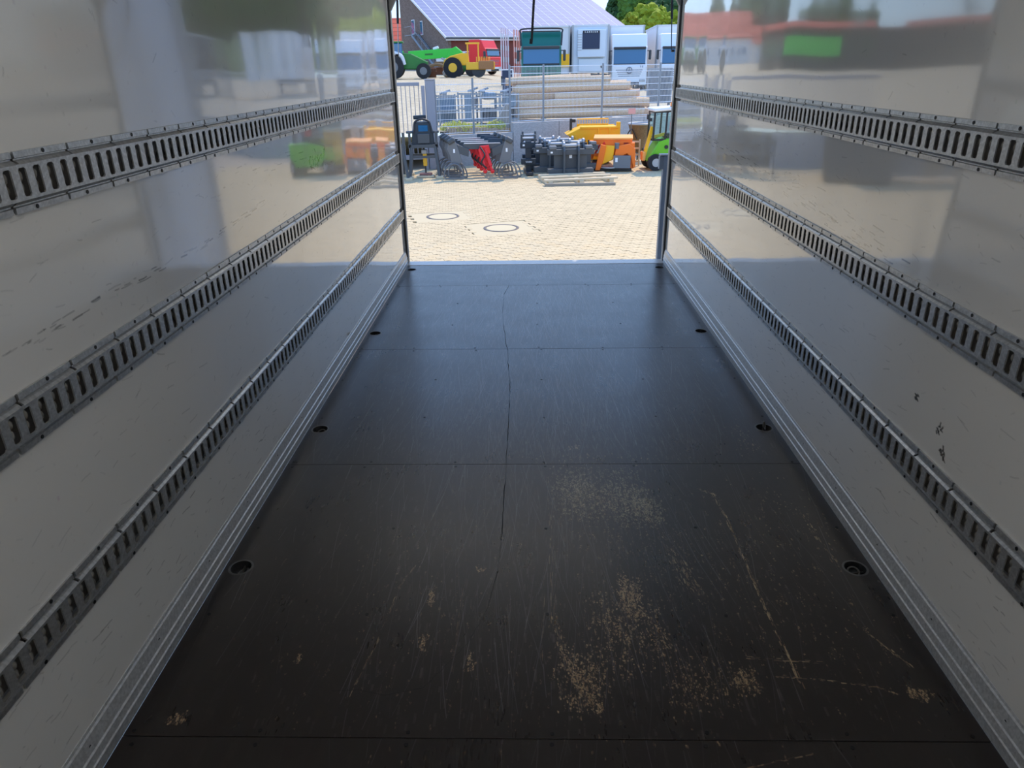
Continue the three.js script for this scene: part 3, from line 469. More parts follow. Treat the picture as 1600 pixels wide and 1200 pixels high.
// ---------------------------------------------------------------- equipment on the yard
{ // black attachment on a stand
  const st = thing('attachment_stand', 'black steel stand with splayed legs and pale feet below the gate post', 'stand', [-3.05, GY, -21.35], 0.12);
  for (const [sx, sz] of [[-1, 1], [1, 1], [-1, -1], [1, -1]]) { obj('leg', beam([sx * 0.33, 0.86, sz * 0.30], [sx * 0.42, 0.04, sz * 0.42], 0.075, 0.075), M.anthracite, st); obj('foot_block', rb(0.20, 0.07, 0.16, 0.01, sx * 0.42, 0.035, sz * 0.42), M.timber, st); }
  for (const sz of [-1, 1]) { obj('top_beam', bx(0.84, 0.09, 0.08, 0, 0.87, sz * 0.30), M.anthracite, st); obj('cross_beam', bx(0.72, 0.06, 0.05, 0, 0.58, sz * 0.33), M.anthracite, st); obj('side_upright', bx(0.07, 0.42, 0.08, sz * 0.37, 1.05, 0.3), M.anthracite, st); }
  const hd = thing('swivel_grab_head', 'black swivel attachment head resting on the stand beams', 'attachment', [-3.05, GY + 0.92, -21.35], 0.12);
  obj('housing', prism([[-0.30, 0], [0.30, 0], [0.28, 0.30], [0.20, 0.56], [-0.18, 0.56], [-0.27, 0.30]], 0.5, 0.02), M.blueBlack, hd);
  obj('hood', tube([[-0.24, 0.30, 0.27], [-0.20, 0.58, 0.24], [0, 0.66, 0.22], [0.20, 0.58, 0.24], [0.26, 0.30, 0.27]], 0.03), M.black, hd);
  obj('front_plate', rb(0.34, 0.26, 0.05, 0.015, 0.02, 0.15, 0.27), M.anthracite, hd); obj('hinge_bar', rod([-0.46, 0.32, 0.2], [0.46, 0.32, 0.2], 0.035), M.anthracite, hd);
  obj('top_bracket', rb(0.36, 0.10, 0.16, 0.02, -0.06, 0.70, -0.05, 0, 0, 0.05), M.blueBlack, hd); obj('window_panel', bx(0.26, 0.16, 0.02, 0.02, 0.42, 0.255), M.wind, hd);
  const hm = thing('hydraulic_breaker', 'yellow hydraulic breaker hanging under the black stand', 'breaker', [-3.02, GY, -21.3]);
  obj('body', rb(0.11, 0.34, 0.11, 0.02, 0, 0.48, 0), M.ochre, hm); obj('chisel', rod([0, 0.12, 0], [0, 0.34, 0], 0.022), M.steelDark, hm); obj('hose_bracket', rb(0.16, 0.12, 0.14, 0.03, -0.01, 0.70, 0), M.lightSteel, hm); obj('base_plate', rb(0.34, 0.05, 0.24, 0.01, 0, 0.085, 0), std(new THREE.Color(0.30, 0.14, 0.12), 0.7), hm); obj('skid', rb(0.5, 0.05, 0.4, 0.01, 0, 0.03, 0), M.timber, hm);
  const s2 = copyOf(st, [-3.95, GY, -20.9], 0.3, 'black steel stand half hidden by the left rear post'); s2.userData.group = st.userData.group = 'black attachment stands';
}
{ // bale grabs in a row
  const hoop = (x, m) => [[x - 0.24 * m, 0.03, 0], [x - 0.27 * m, 0.16, 0], [x - 0.18 * m, 0.34, 0], [x - 0.02 * m, 0.42, 0], [x + 0.14 * m, 0.38, 0], [x + 0.24 * m, 0.20, 0], [x + 0.27 * m, 0.03, 0]];
  const gb = thing('bale_grab', 'grey bale grab with red rams, frontmost of the row by the wall', 'bale grab', [-1.40, GY, -20.85], 0.05, 'bale grabs with red rams');
  for (const s of [-1, 1]) {
    const x = s * 0.76;
    { const pl = [[-0.86, 1.06], [-0.92, 0.80], [-0.84, 0.62], [-0.82, 0.46], [-0.62, 0.40], [-0.52, 0.46], [-0.64, 0.86], [-0.72, 1.06]].map(([a, b]) => [-s * a, b]); obj('arm_plate', prism(s < 0 ? pl : pl.reverse(), 0.07, 0.008), M.greySteel, gb); obj('arm_head', rb(0.22, 0.14, 0.20, 0.05, s * 0.80, 1.02, 0, 0, 0, s * -0.5), M.anthracite, gb); }
    for (const z of [-0.10, 0.12]) obj('hoop_tine', merge([tube(hoop(x, 1).map(([a, b]) => [a + (z > 0 ? 0 : 0.10), b, z]), 0.022, false, 30, 6), beam([x - 0.24 + (z > 0 ? 0 : 0.10), 0.025, z], [x + 0.27 + (z > 0 ? 0 : 0.10), 0.025, z], 0.035, 0.035)]), M.greySteel, gb);
    obj('hydraulic_ram', merge([rod([s * 0.07 + 0.06, 0.80, 0.06], [s * 0.09 + 0.18, 0.36, 0.18], 0.058, 0.055, 12), rod([s * 0.09 + 0.18, 0.36, 0.18], [s * 0.10 + 0.22, 0.22, 0.20], 0.035)]), M.red, gb); obj('ram_eye', new THREE.SphereGeometry(0.06, 10, 8).translate(s * 0.10 + 0.22, 0.22, 0.20), M.red, gb);
    obj('side_plate', prism([[x - s * 0.14, 0.70], [x - s * 0.42, 0.60], [x - s * 0.44, 0.80], [x - s * 0.12, 0.92]], 0.05, 0.006), M.anthracite, gb);
    obj('sticker', bx(0.05, 0.10, 0.006, x - s * 0.03, 0.76, 0.036), M.sticker, gb);
  }
  obj('cross_beam', rb(1.05, 0.14, 0.14, 0.012, 0.05, 0.86, -0.08), M.anthracite, gb); obj('hose', tube([[0.0, 0.86, 0.10], [0.12, 0.66, 0.26], [0.02, 0.46, 0.26], [0.16, 0.30, 0.24]], 0.022), M.black, gb); obj('beam_cap', bx(1.0, 0.016, 0.16, 0.05, 0.94, -0.08), M.lightSteel, gb);
  obj('ram_bracket', prism([[-0.10, 0.62], [0.08, 0.60], [0.20, 0.72], [0.16, 0.88], [-0.06, 0.86]], 0.12, 0.02).translate(0.06, 0, 0.04), M.red, gb);
  obj('coupling_plate', rb(0.4, 0.30, 0.08, 0.02, 0.42, 0.90, -0.20, -0.2, 0, 0), M.blueBlack, gb);
  const lab = ['grey bale grab with red rams, second of the row from the camera', 'grey bale grab with red rams, third of the row from the camera', 'grey bale grab with red rams, rearmost against the concrete wall'];
  for (let i = 0; i < 3; i++) copyOf(gb, [-1.54 - 0.13 * i, GY, -21.40 - 0.52 * i], 0.07 + 0.03 * i, lab[i]);
}
{ // dark grey hitch frames in rows
  const hf = thing('hitch_frame', 'dark grey steel hitch frame with a white label, frontmost beside the timber', 'hitch frame', [1.10, GY + 0.10, -20.75], 0.12, 'dark grey hitch frames on the paving');
  obj('base_beam', rb(1.28, 0.16, 0.22, 0.012, 0, 0.08, 0), M.anthracite, hf); obj('back_plate', rb(0.92, 0.46, 0.06, 0.01, 0, 0.36, -0.02), M.anthracite, hf);
  obj('top_beam', rb(1.30, 0.15, 0.12, 0.012, 0, 0.60, 0.02), M.anthracite, hf);
  for (const s of [-1, 1]) { obj('cheek_plate', prism([[-0.12, 0], [0.14, 0], [0.14, 0.62], [0.06, 0.76], [-0.05, 0.78], [-0.12, 0.68]], 0.05, 0.006).rotateY(-Math.PI / 2).translate(s * 0.20, 0.02, 0.06), M.anthracite, hf); obj('lug_cap', at(new THREE.CylinderGeometry(0.085, 0.085, 0.05, 14).rotateZ(Math.PI / 2), s * 0.20, 0.79, 0.06), M.lightSteel, hf); obj('end_pad', rb(0.20, 0.10, 0.20, 0.03, s * 0.5, 0.72, 0), M.greySteel, hf); }
  obj('pivot_tube', rod([-0.24, 0.77, 0.05], [0.24, 0.77, 0.05], 0.045), M.lightSteel, hf); obj('label_plate', bx(0.075, 0.095, 0.006, 0.0, 0.48, 0.02), M.sticker, hf); obj('small_label', bx(0.06, 0.045, 0.006, -0.54, 0.60, 0.085), M.sticker, hf);
  const spots = [[0.72, -21.45, 'second in the row behind the frontmost'], [0.60, -22.25, 'third in the row behind the frontmost'], [0.48, -23.0, 'fourth in the row, against the concrete wall'], [1.32, -22.0, 'half hidden behind the frontmost, near the orange machine'], [1.05, -22.75, 'at the back in front of the yellow hopper']];
  for (const [x, z, l] of spots) copyOf(hf, [x, GY + 0.08, z], 0.14 + R(-0.05, 0.05), 'dark grey steel hitch frame ' + l);
  const hf2 = thing('narrow_hitch_frame', 'narrow dark hitch frame with white letters beside the bale grabs', 'hitch frame', [-0.07, GY + 0.06, -21.65], 0.1, 'narrow dark hitch frames');
  obj('upright', rb(0.16, 0.86, 0.16, 0.012, 0, 0.43, 0), M.blueBlack, hf2); obj('foot_beam', rb(0.42, 0.16, 0.22, 0.012, 0, 0.30, 0.06), M.blueBlack, hf2); obj('head_beam', rb(0.46, 0.16, 0.14, 0.012, 0, 0.74, 0.02), M.blueBlack, hf2); obj('ground_beam', rb(0.2, 0.08, 0.9, 0.01, 0, 0.0, 0), M.steelDark, hf2);
  for (const s of [-1, 1]) obj('lug', rb(0.05, 0.22, 0.14, 0.02, s * 0.19, 0.93, 0), M.anthracite, hf2);
  obj('cross_tube', rod([-0.2, 0.93, 0], [0.2, 0.93, 0], 0.035), M.lightSteel, hf2);
  const tx = canvasTex(128, 48, (c, w, h) => { c.fillStyle = '#10181f'; c.fillRect(0, 0, w, h); c.fillStyle = '#e8ecef'; c.font = 'bold 38px sans-serif'; c.textAlign = 'center'; c.fillText('VOBU', w / 2, 38); });
  obj('letter_plate', bx(0.24, 0.085, 0.006, 0, 0.30, 0.173), std(0xffffff, 0.6, 0, { map: tx }), hf2); obj('sticker', bx(0.06, 0.05, 0.006, -0.14, 0.75, 0.093), M.sticker, hf2);
  const h3 = hf2.clone(); h3.children.filter((m) => m.name === 'letter_plate').forEach((m) => h3.remove(m)); h3.name = numbered('narrow_hitch_frame'); h3.position.set(-0.05, GY + 0.06, -22.75); h3.userData = { ...hf2.userData, label: 'narrow dark hitch frame without letters, behind the lettered one' }; scene.add(h3);
}
{ // pale timber skid on the paving
  const t = thing('timber_skid', 'pale wooden skid of long planks in front of the hitch frames', 'pallet', [1.30, GY, -19.72], 0.22);
  obj('plank', rb(2.0, 0.05, 0.14, 0.008, 0, 0.125, 0.12), M.timber, t); obj('plank', rb(1.95, 0.05, 0.14, 0.008, 0.02, 0.125, -0.42), M.timber, t); obj('plank', rb(1.9, 0.05, 0.14, 0.008, 0.02, 0.125, -0.85), M.timber, t);
  for (const x of [-0.85, 0.0, 0.82]) obj('bearer', rb(0.12, 0.10, 1.15, 0.008, x, 0.05, -0.36), M.timber, t);
  const b = thing('timber_beam', 'long grey timber lying on the paving below the wooden skid', 'timber', [1.28, GY, -19.28], 0.03); obj('beam', rb(1.85, 0.07, 0.07, 0.006, 0, 0.035, 0), std(new THREE.Color(0.30, 0.27, 0.22), 0.85), b);
}
{ // orange spreader
  const t = thing('orange_spreader', 'bright orange spreader machine with a pale lid beside the green loader', 'machine', [2.48, GY, -22.5], -0.12);
  obj('hopper', prism([[-0.56, 0.42], [0.50, 0.42], [0.52, 0.88], [-0.56, 0.88]], 0.72, 0.015), M.orange, t); obj('hopper_lid', rb(1.14, 0.05, 0.80, 0.012, -0.02, 0.92, 0, 0.04, 0, 0), M.orangeLid, t);
  obj('side_locker', rb(0.14, 0.50, 0.44, 0.02, -0.66, 0.56, -0.05), M.orange, t); obj('locker_frame', rb(0.04, 0.56, 0.05, 0.01, -0.74, 0.58, 0.2), M.black, t);
  obj('drive_cover', prism([[-0.30, 0.22], [-0.02, 0.34], [0.02, 0.70], [-0.34, 0.72], [-0.42, 0.50]], 0.20, 0.015).translate(0, 0, 0.44), M.yellow, t);
  obj('front_leg', prism([[-0.50, 0.05], [-0.38, 0.05], [-0.28, 0.36], [-0.22, 0.72], [-0.36, 0.76], [-0.44, 0.40]], 0.10, 0.01).translate(0, 0, 0.56), M.orange, t);
  obj('curved_guard', prism([[0.02, 0.30], [0.14, 0.26], [0.24, 0.44], [0.40, 0.52], [0.52, 0.40], [0.60, 0.12], [0.64, 0.14], [0.62, 0.62], [0.46, 0.76], [0.10, 0.70]], 0.16, 0.015).translate(0, 0, 0.46), M.orange, t);
  obj('side_column', rb(0.14, 0.72, 0.3, 0.02, 0.54, 0.44, 0.34), M.orange, t);
  obj('grey_plate', rb(0.50, 0.36, 0.05, 0.01, 0.26, 0.28, 0.62, -0.12, 0, 0), M.greySteel, t); obj('sticker', bx(0.07, 0.12, 0.004, 0.10, 0.34, 0.655, -0.12, 0, 0), M.sticker, t);
  const chev = canvasTex(64, 64, (c) => { c.fillStyle = '#e9e4e0'; c.fillRect(0, 0, 64, 64); c.fillStyle = '#b01818'; for (let i = -1; i < 3; i++) { c.beginPath(); c.moveTo(i * 40, 64); c.lineTo(i * 40 + 20, 64); c.lineTo(i * 40 + 60, 0); c.lineTo(i * 40 + 40, 0); c.fill(); } });
  obj('warning_plate', bx(0.20, 0.24, 0.01, -0.46, 0.62, 0.40), std(0xffffff, 0.5, 0, { map: chev }), t);
  obj('disc', at(new THREE.CylinderGeometry(0.24, 0.24, 0.03, 20), -0.12, 0.12, 0.50), M.lightSteel, t); obj('skid_frame', rb(1.1, 0.07, 0.7, 0.01, 0, 0.05, 0.2), M.steelDark, t); obj('motor', at(new THREE.CylinderGeometry(0.07, 0.07, 0.16, 12), 0.10, 0.72, 0.50), M.greySteel, t); obj('vent_panel', bx(0.14, 0.07, 0.01, 0.36, 0.76, 0.365), std(new THREE.Color(0.3, 0.02, 0.01), 0.6), t); obj('triangle_plate', prism([[-0.05, 0], [0.05, 0], [0, 0.09]], 0.01).translate(-0.28, 0.74, 0.366), M.red, t);
}
{ // yellow tipping hopper
  const t = thing('tipping_hopper', 'yellow steel tipping hopper with a mesh extension in front of the wall', 'hopper', [2.0, GY, -23.9], 0.05);
  obj('tub', prism([[-0.88, 0.92], [-0.66, 0.80], [-0.36, 0.18], [0.62, 0.18], [0.66, 1.12], [-0.42, 1.12]], 0.85, 0.015), M.yellow, t); obj('rim', merge([bx(1.2, 0.05, 0.06, 0.1, 1.12, 0.44), bx(1.2, 0.05, 0.06, 0.1, 1.12, -0.44)]), M.yellow, t);
  obj('end_post', rb(0.12, 0.98, 0.14, 0.02, 0.70, 0.78, 0.36), M.yellow, t); obj('rib', rb(0.05, 0.92, 0.04, 0.01, 0.08, 0.64, 0.44), M.yellow, t); obj('rib', rb(0.05, 0.92, 0.04, 0.01, 0.42, 0.64, 0.44), M.yellow, t); obj('lip_brace', beam([-0.66, 0.92, 0.44], [-0.40, 0.44, 0.44], 0.06, 0.05), M.ochre, t);
  const gs = [bx(1.0, 0.03, 0.02, 0.0, 1.32, -0.40), bx(1.0, 0.03, 0.02, 0, 1.16, -0.40)]; for (let i = 0; i < 13; i++) gs.push(bx(0.014, 0.18, 0.014, -0.49 + i * 0.082, 1.24, -0.40)); obj('mesh_extension', gs, M.yellow, t);
  obj('fork_pocket', rb(0.5, 0.12, 0.7, 0.01, 0.2, 0.10, 0), M.steelDark, t);
  const p = thing('fork_mast', 'black upright mast leaning at the yellow hopper', 'mast', [1.28, GY, -24.1], 0); obj('upright', rb(0.08, 1.35, 0.08, 0.01, 0, 0.675, 0), M.black, p); obj('brace', beam([0.02, 0.75, 0.02], [0.22, 0.05, 0.2], 0.03, 0.03), M.black, p); obj('hook', rb(0.16, 0.10, 0.05, 0.02, 0.07, 1.28, 0), M.black, p);
}
{
  const t = thing('cone_spreader', 'tan cone shaped hopper with a grey rim behind the orange machine', 'hopper', [3.52, GY, -24.5], 0);
  obj('cone', lathe([[0.10, 0.25], [0.14, 0.30], [0.36, 1.08], [0.37, 1.14]], 24), M.tan, t); obj('rim', new THREE.TorusGeometry(0.37, 0.03, 8, 28).rotateX(Math.PI / 2).translate(0, 1.14, 0), M.lightSteel, t); obj('stand', merge([rod([-0.2, 0, 0.2], [-0.1, 0.45, 0.1], 0.025), rod([0.2, 0, 0.2], [0.1, 0.45, 0.1], 0.025), rod([0, 0, -0.25], [0, 0.45, -0.12], 0.025)]), M.steelDark, t); obj('gearbox', rb(0.2, 0.14, 0.2, 0.03, 0, 0.26, 0), M.greySteel, t); obj('hose', tube([[-0.3, 0.55, 0.2], [-0.42, 0.8, 0.24], [-0.3, 1.0, 0.28], [-0.12, 0.7, 0.3]], 0.018), M.black, t);
  const l = thing('wooden_ladder_rack', 'small pale wooden rack standing between orange machine and loader', 'rack', [3.22, GY, -23.2], -0.2);
  for (const s of [-1, 1]) obj('stile', rb(0.045, 0.78, 0.05, 0.006, s * 0.13, 0.39, 0), M.timber, l); for (let i = 0; i < 4; i++) obj('rung', rb(0.24, 0.05, 0.03, 0.005, 0, 0.14 + i * 0.19, 0), M.timber, l);
}
{ // compact loader
  const t = thing('compact_loader', 'lime green compact loader with glazed cab and yellow arm beside right post', 'loader', [3.95, GY, -22.4], 0.10);
  obj('body', prism([[-0.52, 0.30], [-0.12, 0.26], [0.75, 0.26], [0.75, 0.86], [-0.08, 0.86], [-0.22, 0.80]], 0.66, 0.03), M.lime, t); obj('port', at(new THREE.CylinderGeometry(0.055, 0.055, 0.02, 16).rotateX(Math.PI / 2), -0.02, 0.66, 0.345), M.black, t); obj('door_gap', bx(0.06, 0.42, 0.01, 0.22, 0.64, 0.336), M.black, t);
  const fr = []; for (const z of [-0.30, 0.30]) fr.push(beam([-0.42, 0.86, z], [-0.40, 1.62, z], 0.05, 0.05), beam([-0.06, 0.86, z], [-0.04, 1.64, z], 0.045, 0.045), beam([0.30, 0.86, z], [0.28, 1.62, z], 0.06, 0.06), beam([-0.42, 0.86, z], [-0.06, 0.86, z], 0.05, 0.05), beam([-0.40, 1.62, z], [0.28, 1.64, z], 0.05, 0.05)); fr.push(beam([-0.40, 1.62, -0.30], [-0.40, 1.62, 0.30], 0.05), beam([0.28, 1.62, -0.30], [0.28, 1.62, 0.30], 0.05), beam([-0.42, 0.86, -0.30], [-0.42, 0.86, 0.30], 0.05)); obj('cab_frame', fr, M.black, t);
  obj('front_glass', bx(0.31, 0.72, 0.008, -0.235, 1.24, 0.31), M.glass, t); obj('side_glass', bx(0.28, 0.72, 0.008, 0.12, 1.24, 0.31), M.glass, t); obj('windscreen', bx(0.008, 0.72, 0.54, -0.42, 1.24, 0), M.glass, t);
  obj('roof', rb(0.86, 0.10, 0.74, 0.04, -0.03, 1.70, 0, 0, 0, 0.06), M.white, t); obj('beacon', at(new THREE.CylinderGeometry(0.045, 0.055, 0.11, 12), 0.08, 1.83, 0.30), M.beacon, t); obj('beacon_foot', at(new THREE.CylinderGeometry(0.05, 0.05, 0.03, 12), 0.08, 1.77, 0.30), M.black, t);
  obj('seat', merge([rb(0.32, 0.12, 0.34, 0.03, 0.10, 0.96, 0), rb(0.10, 0.5, 0.34, 0.03, 0.24, 1.2, 0)]), M.black, t);
  for (const [x, z] of [[-0.32, 0.36], [0.62, 0.36], [-0.32, -0.36], [0.62, -0.36]]) { const w = obj('wheel', at(new THREE.CylinderGeometry(0.235, 0.235, 0.18, 22).rotateX(Math.PI / 2), x, 0.235, z), M.tyre, t); obj('wheel_hub', at(new THREE.CylinderGeometry(0.12, 0.12, 0.19, 18).rotateX(Math.PI / 2), x, 0.235, z), M.lightSteel, w); }
  obj('lift_arm', merge([beam([-0.42, 1.22, 0.16], [-0.62, 0.42, 0.16], 0.09, 0.08), beam([-0.42, 0.92, 0.10], [-0.02, 1.0, 0.10], 0.08, 0.10)]), M.yellow, t); obj('arm_tip', rb(0.10, 0.26, 0.30, 0.03, -0.64, 0.40, 0.1), M.orangeLid, t);
  obj('work_light', rb(0.08, 0.08, 0.08, 0.02, -0.52, 1.42, 0.30), M.black, t); obj('mirror', rb(0.05, 0.14, 0.10, 0.02, -0.62, 1.50, 0.36), M.black, t); obj('extinguisher', at(new THREE.CylinderGeometry(0.055, 0.055, 0.24, 12), 0.07, 1.24, 0.44), M.red, t);
  const s = thing('striped_plate', 'red and white striped warning plate on the fence beside the loader', 'sign', [3.12, 0.42, -23.6], 0); obj('plate', bx(0.22, 0.16, 0.01), std(new THREE.Color(0.85, 0.42, 0.36), 0.5), s); obj('holder', rod([0, -1.5, -0.02], [0, -0.05, -0.02], 0.015), M.greySteel, s);
}
// ---------------------------------------------------------------- behind the fence: stillages, logs, plants
{
  const mk = (name, label, p, tall, ry) => { const t = thing(name, label, 'stillage', p, ry, 'galvanised stillages behind the fence'); for (const [sx, sz] of [[-1, 1], [1, 1], [-1, -1], [1, -1]]) obj('corner_post', bx(0.05, tall, 0.05, sx * 0.33, tall / 2, sz * 0.3), M.galv, t); for (const y of [0.12, tall * 0.5, tall - 0.05]) for (const sz of [-1, 1]) obj('rail', bx(0.66, 0.05, 0.04, 0, y, sz * 0.3), M.galv, t); for (const y of [0.15, tall * 0.5]) obj('shelf', bx(0.64, 0.03, 0.58, 0, y, 0), M.galvBlue, t); return t; };
  const a = mk('steel_stillage', 'galvanised steel stillage next to the gate post', [-2.85, -0.12, -26.4], 1.0, 0.3); obj('side_panel', bx(0.6, 0.8, 0.02, 0, 0.5, -0.28), M.galvBlue, a);
  const b = mk('steel_stillage', 'galvanised steel stillage with a blue panel, second from the gate post', [-2.12, -0.12, -26.8], 1.05, 0.3); obj('panel', rb(0.24, 0.85, 0.05, 0.01, -0.12, 0.55, 0.30), M.galvBlue, b); obj('drum', at(new THREE.CylinderGeometry(0.2, 0.2, 0.3, 16), 0.12, 0.75, 0), M.greySteel, b);
  const c = mk('steel_stillage', 'galvanised steel stillage holding dark engines in mid fence', [-1.48, -0.12, -27.1], 0.95, 0.3); obj('machine_block', rb(0.5, 0.34, 0.45, 0.04, 0, 0.36, 0), M.steelDark, c); obj('blue_tank', rb(0.44, 0.24, 0.4, 0.06, 0.02, 0.92, 0), M.galvBlue, c);
  const d = mk('steel_stillage', 'galvanised steel stillage with a pale blue box near the logs', [-0.82, -0.12, -27.4], 1.0, 0.3); obj('machine_block', rb(0.5, 0.3, 0.45, 0.04, 0, 0.34, 0), M.steelDark, d); obj('pale_box', rb(0.42, 0.4, 0.4, 0.03, 0.06, 0.75, 0.06), M.galvBlue, d);
  for (const [t, x, y] of [[a, -0.1, 1.02], [b, 0.1, 1.08], [c, -0.2, 1.06], [d, -0.1, 1.02]]) obj('tow_head', merge([rod([x - 0.15, y, 0], [x + 0.2, y + 0.12, 0.1], 0.035), rb(0.16, 0.1, 0.16, 0.03, x, y + 0.02, 0.05)]), M.galv, t);
  const cb = thing('concrete_ramp_block', 'wedge of pale concrete at the stepped end of the wall', 'concrete block', [-0.86, -0.14, -25.0], 0.1); obj('wedge', prism([[-0.42, 0], [0.30, 0], [0.16, 0.72], [0.08, 0.76], [-0.20, 0.30], [-0.38, 0.22]], 0.3, 0.015), std(new THREE.Color(0.60, 0.58, 0.54), 0.9, 0, { map: dirtTex }), cb);
  // weeds
  const leaf = new THREE.PlaneGeometry(0.035, 0.10, 1, 2); const wmat = phy({ color: new THREE.Color(0.56, 0.60, 0.05), roughness: 0.9, transmission: 0.3, thickness: 0, side: THREE.DoubleSide });
  const bush = (label, x, z, r, h, n) => { const t = thing('weed_bush', label, 'bush', [x, -0.15, z], 0, 'weeds along the wall top'); const gs = []; for (let i = 0; i < n; i++) { const a = R(0, 6.28), q = Math.sqrt(rnd()) * r, y = R(0.02, h) * (1 - 0.5 * q / r); gs.push(at(leaf.clone(), Math.cos(a) * q, y, Math.sin(a) * q * 0.6, R(-0.9, 0.9), R(0, 3.1), R(-0.6, 0.6))); } obj('leaves', gs, wmat, t); const st = []; for (let i = 0; i < 9; i++) { const a = R(0, 6.28); st.push(rod([0, 0, 0], [Math.cos(a) * r * 0.6, h * 0.8, Math.sin(a) * r * 0.4], 0.006, 0.003, 5)); } obj('stems', st, std(new THREE.Color(0.22, 0.24, 0.06), 0.9), t); };
  bush('yellow-green weed bush beside the gate post on the wall', -2.35, -24.35, 0.55, 0.34, 500); bush('low yellow-green weeds in the middle of the low wall', -1.72, -24.6, 0.4, 0.22, 260); bush('yellow-green weed bush before the concrete wedge', -1.12, -24.75, 0.32, 0.34, 300);
  const bank = thing('earth_bank', 'lumpy strip of dry sandy earth on top of the low wall', 'earth', [-1.72, -0.25, -24.85], 0.39); { const g = new THREE.BoxGeometry(2.3, 0.22, 1.0, 46, 4, 18), p = g.attributes.position; for (let i = 0; i < p.count; i++) { const x = p.getX(i), z = p.getZ(i); if (p.getY(i) > 0) p.setY(i, p.getY(i) * (0.55 + 0.75 * sm(1.0, -1.1, x)) + n2(x * 3, z * 3) * 0.03 + n2(x * 9, z * 9) * 0.015); } g.computeVertexNormals(); obj('mound', g.translate(0, 0.09, 0), std(new THREE.Color(0.80, 0.62, 0.40), 0.95, 0, { map: dirtTex }), bank); }
}
{ // log pile
  const bark = dataTex(256, 256, (u, v) => { const n = tileN(u, v, 6) * 30 + tileN(u, v, 24, 2) * 44 + R(-26, 26); return [clamp(214 + n), clamp(188 + n), clamp(156 + n)]; });
  const bm = std(new THREE.Color(1.0, 0.93, 0.84), 0.9, 0, { map: bark }), em = std(new THREE.Color(0.72, 0.50, 0.36), 0.85);
  const rows = [ // [height, z, x0, x1, tilt, r]
    [0.10, -27.6, -0.5, 4.1, 0.01, 0.15], [0.10, -27.9, -0.6, 4.3, 0.0, 0.15], [0.11, -28.2, -0.7, 4.4, -0.01, 0.16], [0.11, -28.5, -0.6, 4.2, 0.0, 0.16], [0.11, -28.8, -0.5, 4.2, 0.0, 0.15],
    [0.40, -27.72, -0.45, 4.25, 0.015, 0.155], [0.40, -28.03, -0.6, 4.05, 0.02, 0.15], [0.41, -28.35, -0.7, 4.3, 0.0, 0.15], [0.41, -28.66, -0.6, 4.2, 0.01, 0.15],
    [0.68, -27.85, 0.9, 3.85, 0.05, 0.12], [0.69, -28.15, -0.55, 3.7, 0.02, 0.15], [0.70, -28.48, -0.7, 4.0, 0.01, 0.15],
    [0.94, -28.0, -0.5, 3.6, 0.03, 0.15], [0.96, -28.32, -0.65, 3.5, 0.03, 0.145], [1.20, -28.15, -0.45, 2.9, 0.025, 0.135], [1.22, -28.42, -0.75, 2.2, 0.02, 0.13], [1.14, -28.65, -0.9, 1.2, 0.0, 0.12]];
  const ord = ['bottom layer, front', 'bottom layer, second from front', 'bottom layer, third from front', 'bottom layer, fourth from front', 'bottom layer, rear', 'second layer, front', 'second layer, next behind', 'second layer, third', 'second layer, rear', 'third layer, thin and tilted in front', 'third layer, middle', 'third layer, rear', 'fourth layer, front', 'fourth layer, rear', 'topmost, front', 'topmost, shorter behind', 'topmost, shortest at the rear'];
  rows.forEach(([y, z, x0, x1, tilt, r], i) => {
    const l = x1 - x0, t = thing('log', `pale debarked log in the pile behind the fence, ${ord[i]}`, 'log', [(x0 + x1) / 2, y + 0.06, z], -0.06 + R(-0.015, 0.015), 'logs in the pile behind the fence'); t.rotation.z = tilt;
    const g = new THREE.CylinderGeometry(r * 0.92, r * 1.05, l, 16, 14, true).rotateZ(-Math.PI / 2), p = g.attributes.position, k = i * 3.7;
    for (let j = 0; j < p.count; j++) { const x = p.getX(j), a = Math.atan2(p.getZ(j), p.getY(j)), f = 1 + 0.06 * n3(x * 0.9, Math.cos(a) + k, Math.sin(a)) + 0.03 * n3(x * 4, Math.cos(a) * 2 + k, Math.sin(a) * 2), bow = 0.03 * Math.sin((x / l + 0.5) * 3.1 + k); p.setXYZ(j, x, p.getY(j) * f + bow, p.getZ(j) * f); }
    g.computeVertexNormals(); { const uv = g.attributes.uv; for (let j = 0; j < uv.count; j++) uv.setXY(j, uv.getX(j) * 1.2, uv.getY(j) * 3 + k); } obj('bark', g, bm, t);
    for (const s of [-1, 1]) obj('cut_end', at(new THREE.CylinderGeometry(r * (s > 0 ? 0.93 : 1.04), r * (s > 0 ? 0.93 : 1.04), 0.02, 16).rotateZ(Math.PI / 2), s * (l / 2 - 0.01), 0, 0), em, t);
  });
  for (const [x, l] of [[0.5, 'timber bearer under the left end of the log pile'], [2.9, 'timber bearer under the right end of the log pile']]) { const t = thing('log_bearer', l, 'timber', [x, -0.10, -28.2]); obj('beam', rb(0.16, 0.12, 1.7, 0.01, 0, 0.04, 0), M.timber, t); }
  // galvanised grating panels
  const t = thing('grating_panel', 'upright galvanised grating panels beside the log pile', 'grating', [4.85, -0.05, -29.2], 0.15); obj('frame', merge([bx(0.95, 0.05, 0.04, 0, 0.45, 0), bx(0.95, 0.05, 0.04, 0, 1.62, 0), bx(0.05, 1.2, 0.04, -0.46, 1.03, 0), bx(0.05, 1.2, 0.04, 0.46, 1.03, 0)]), M.galv, t);
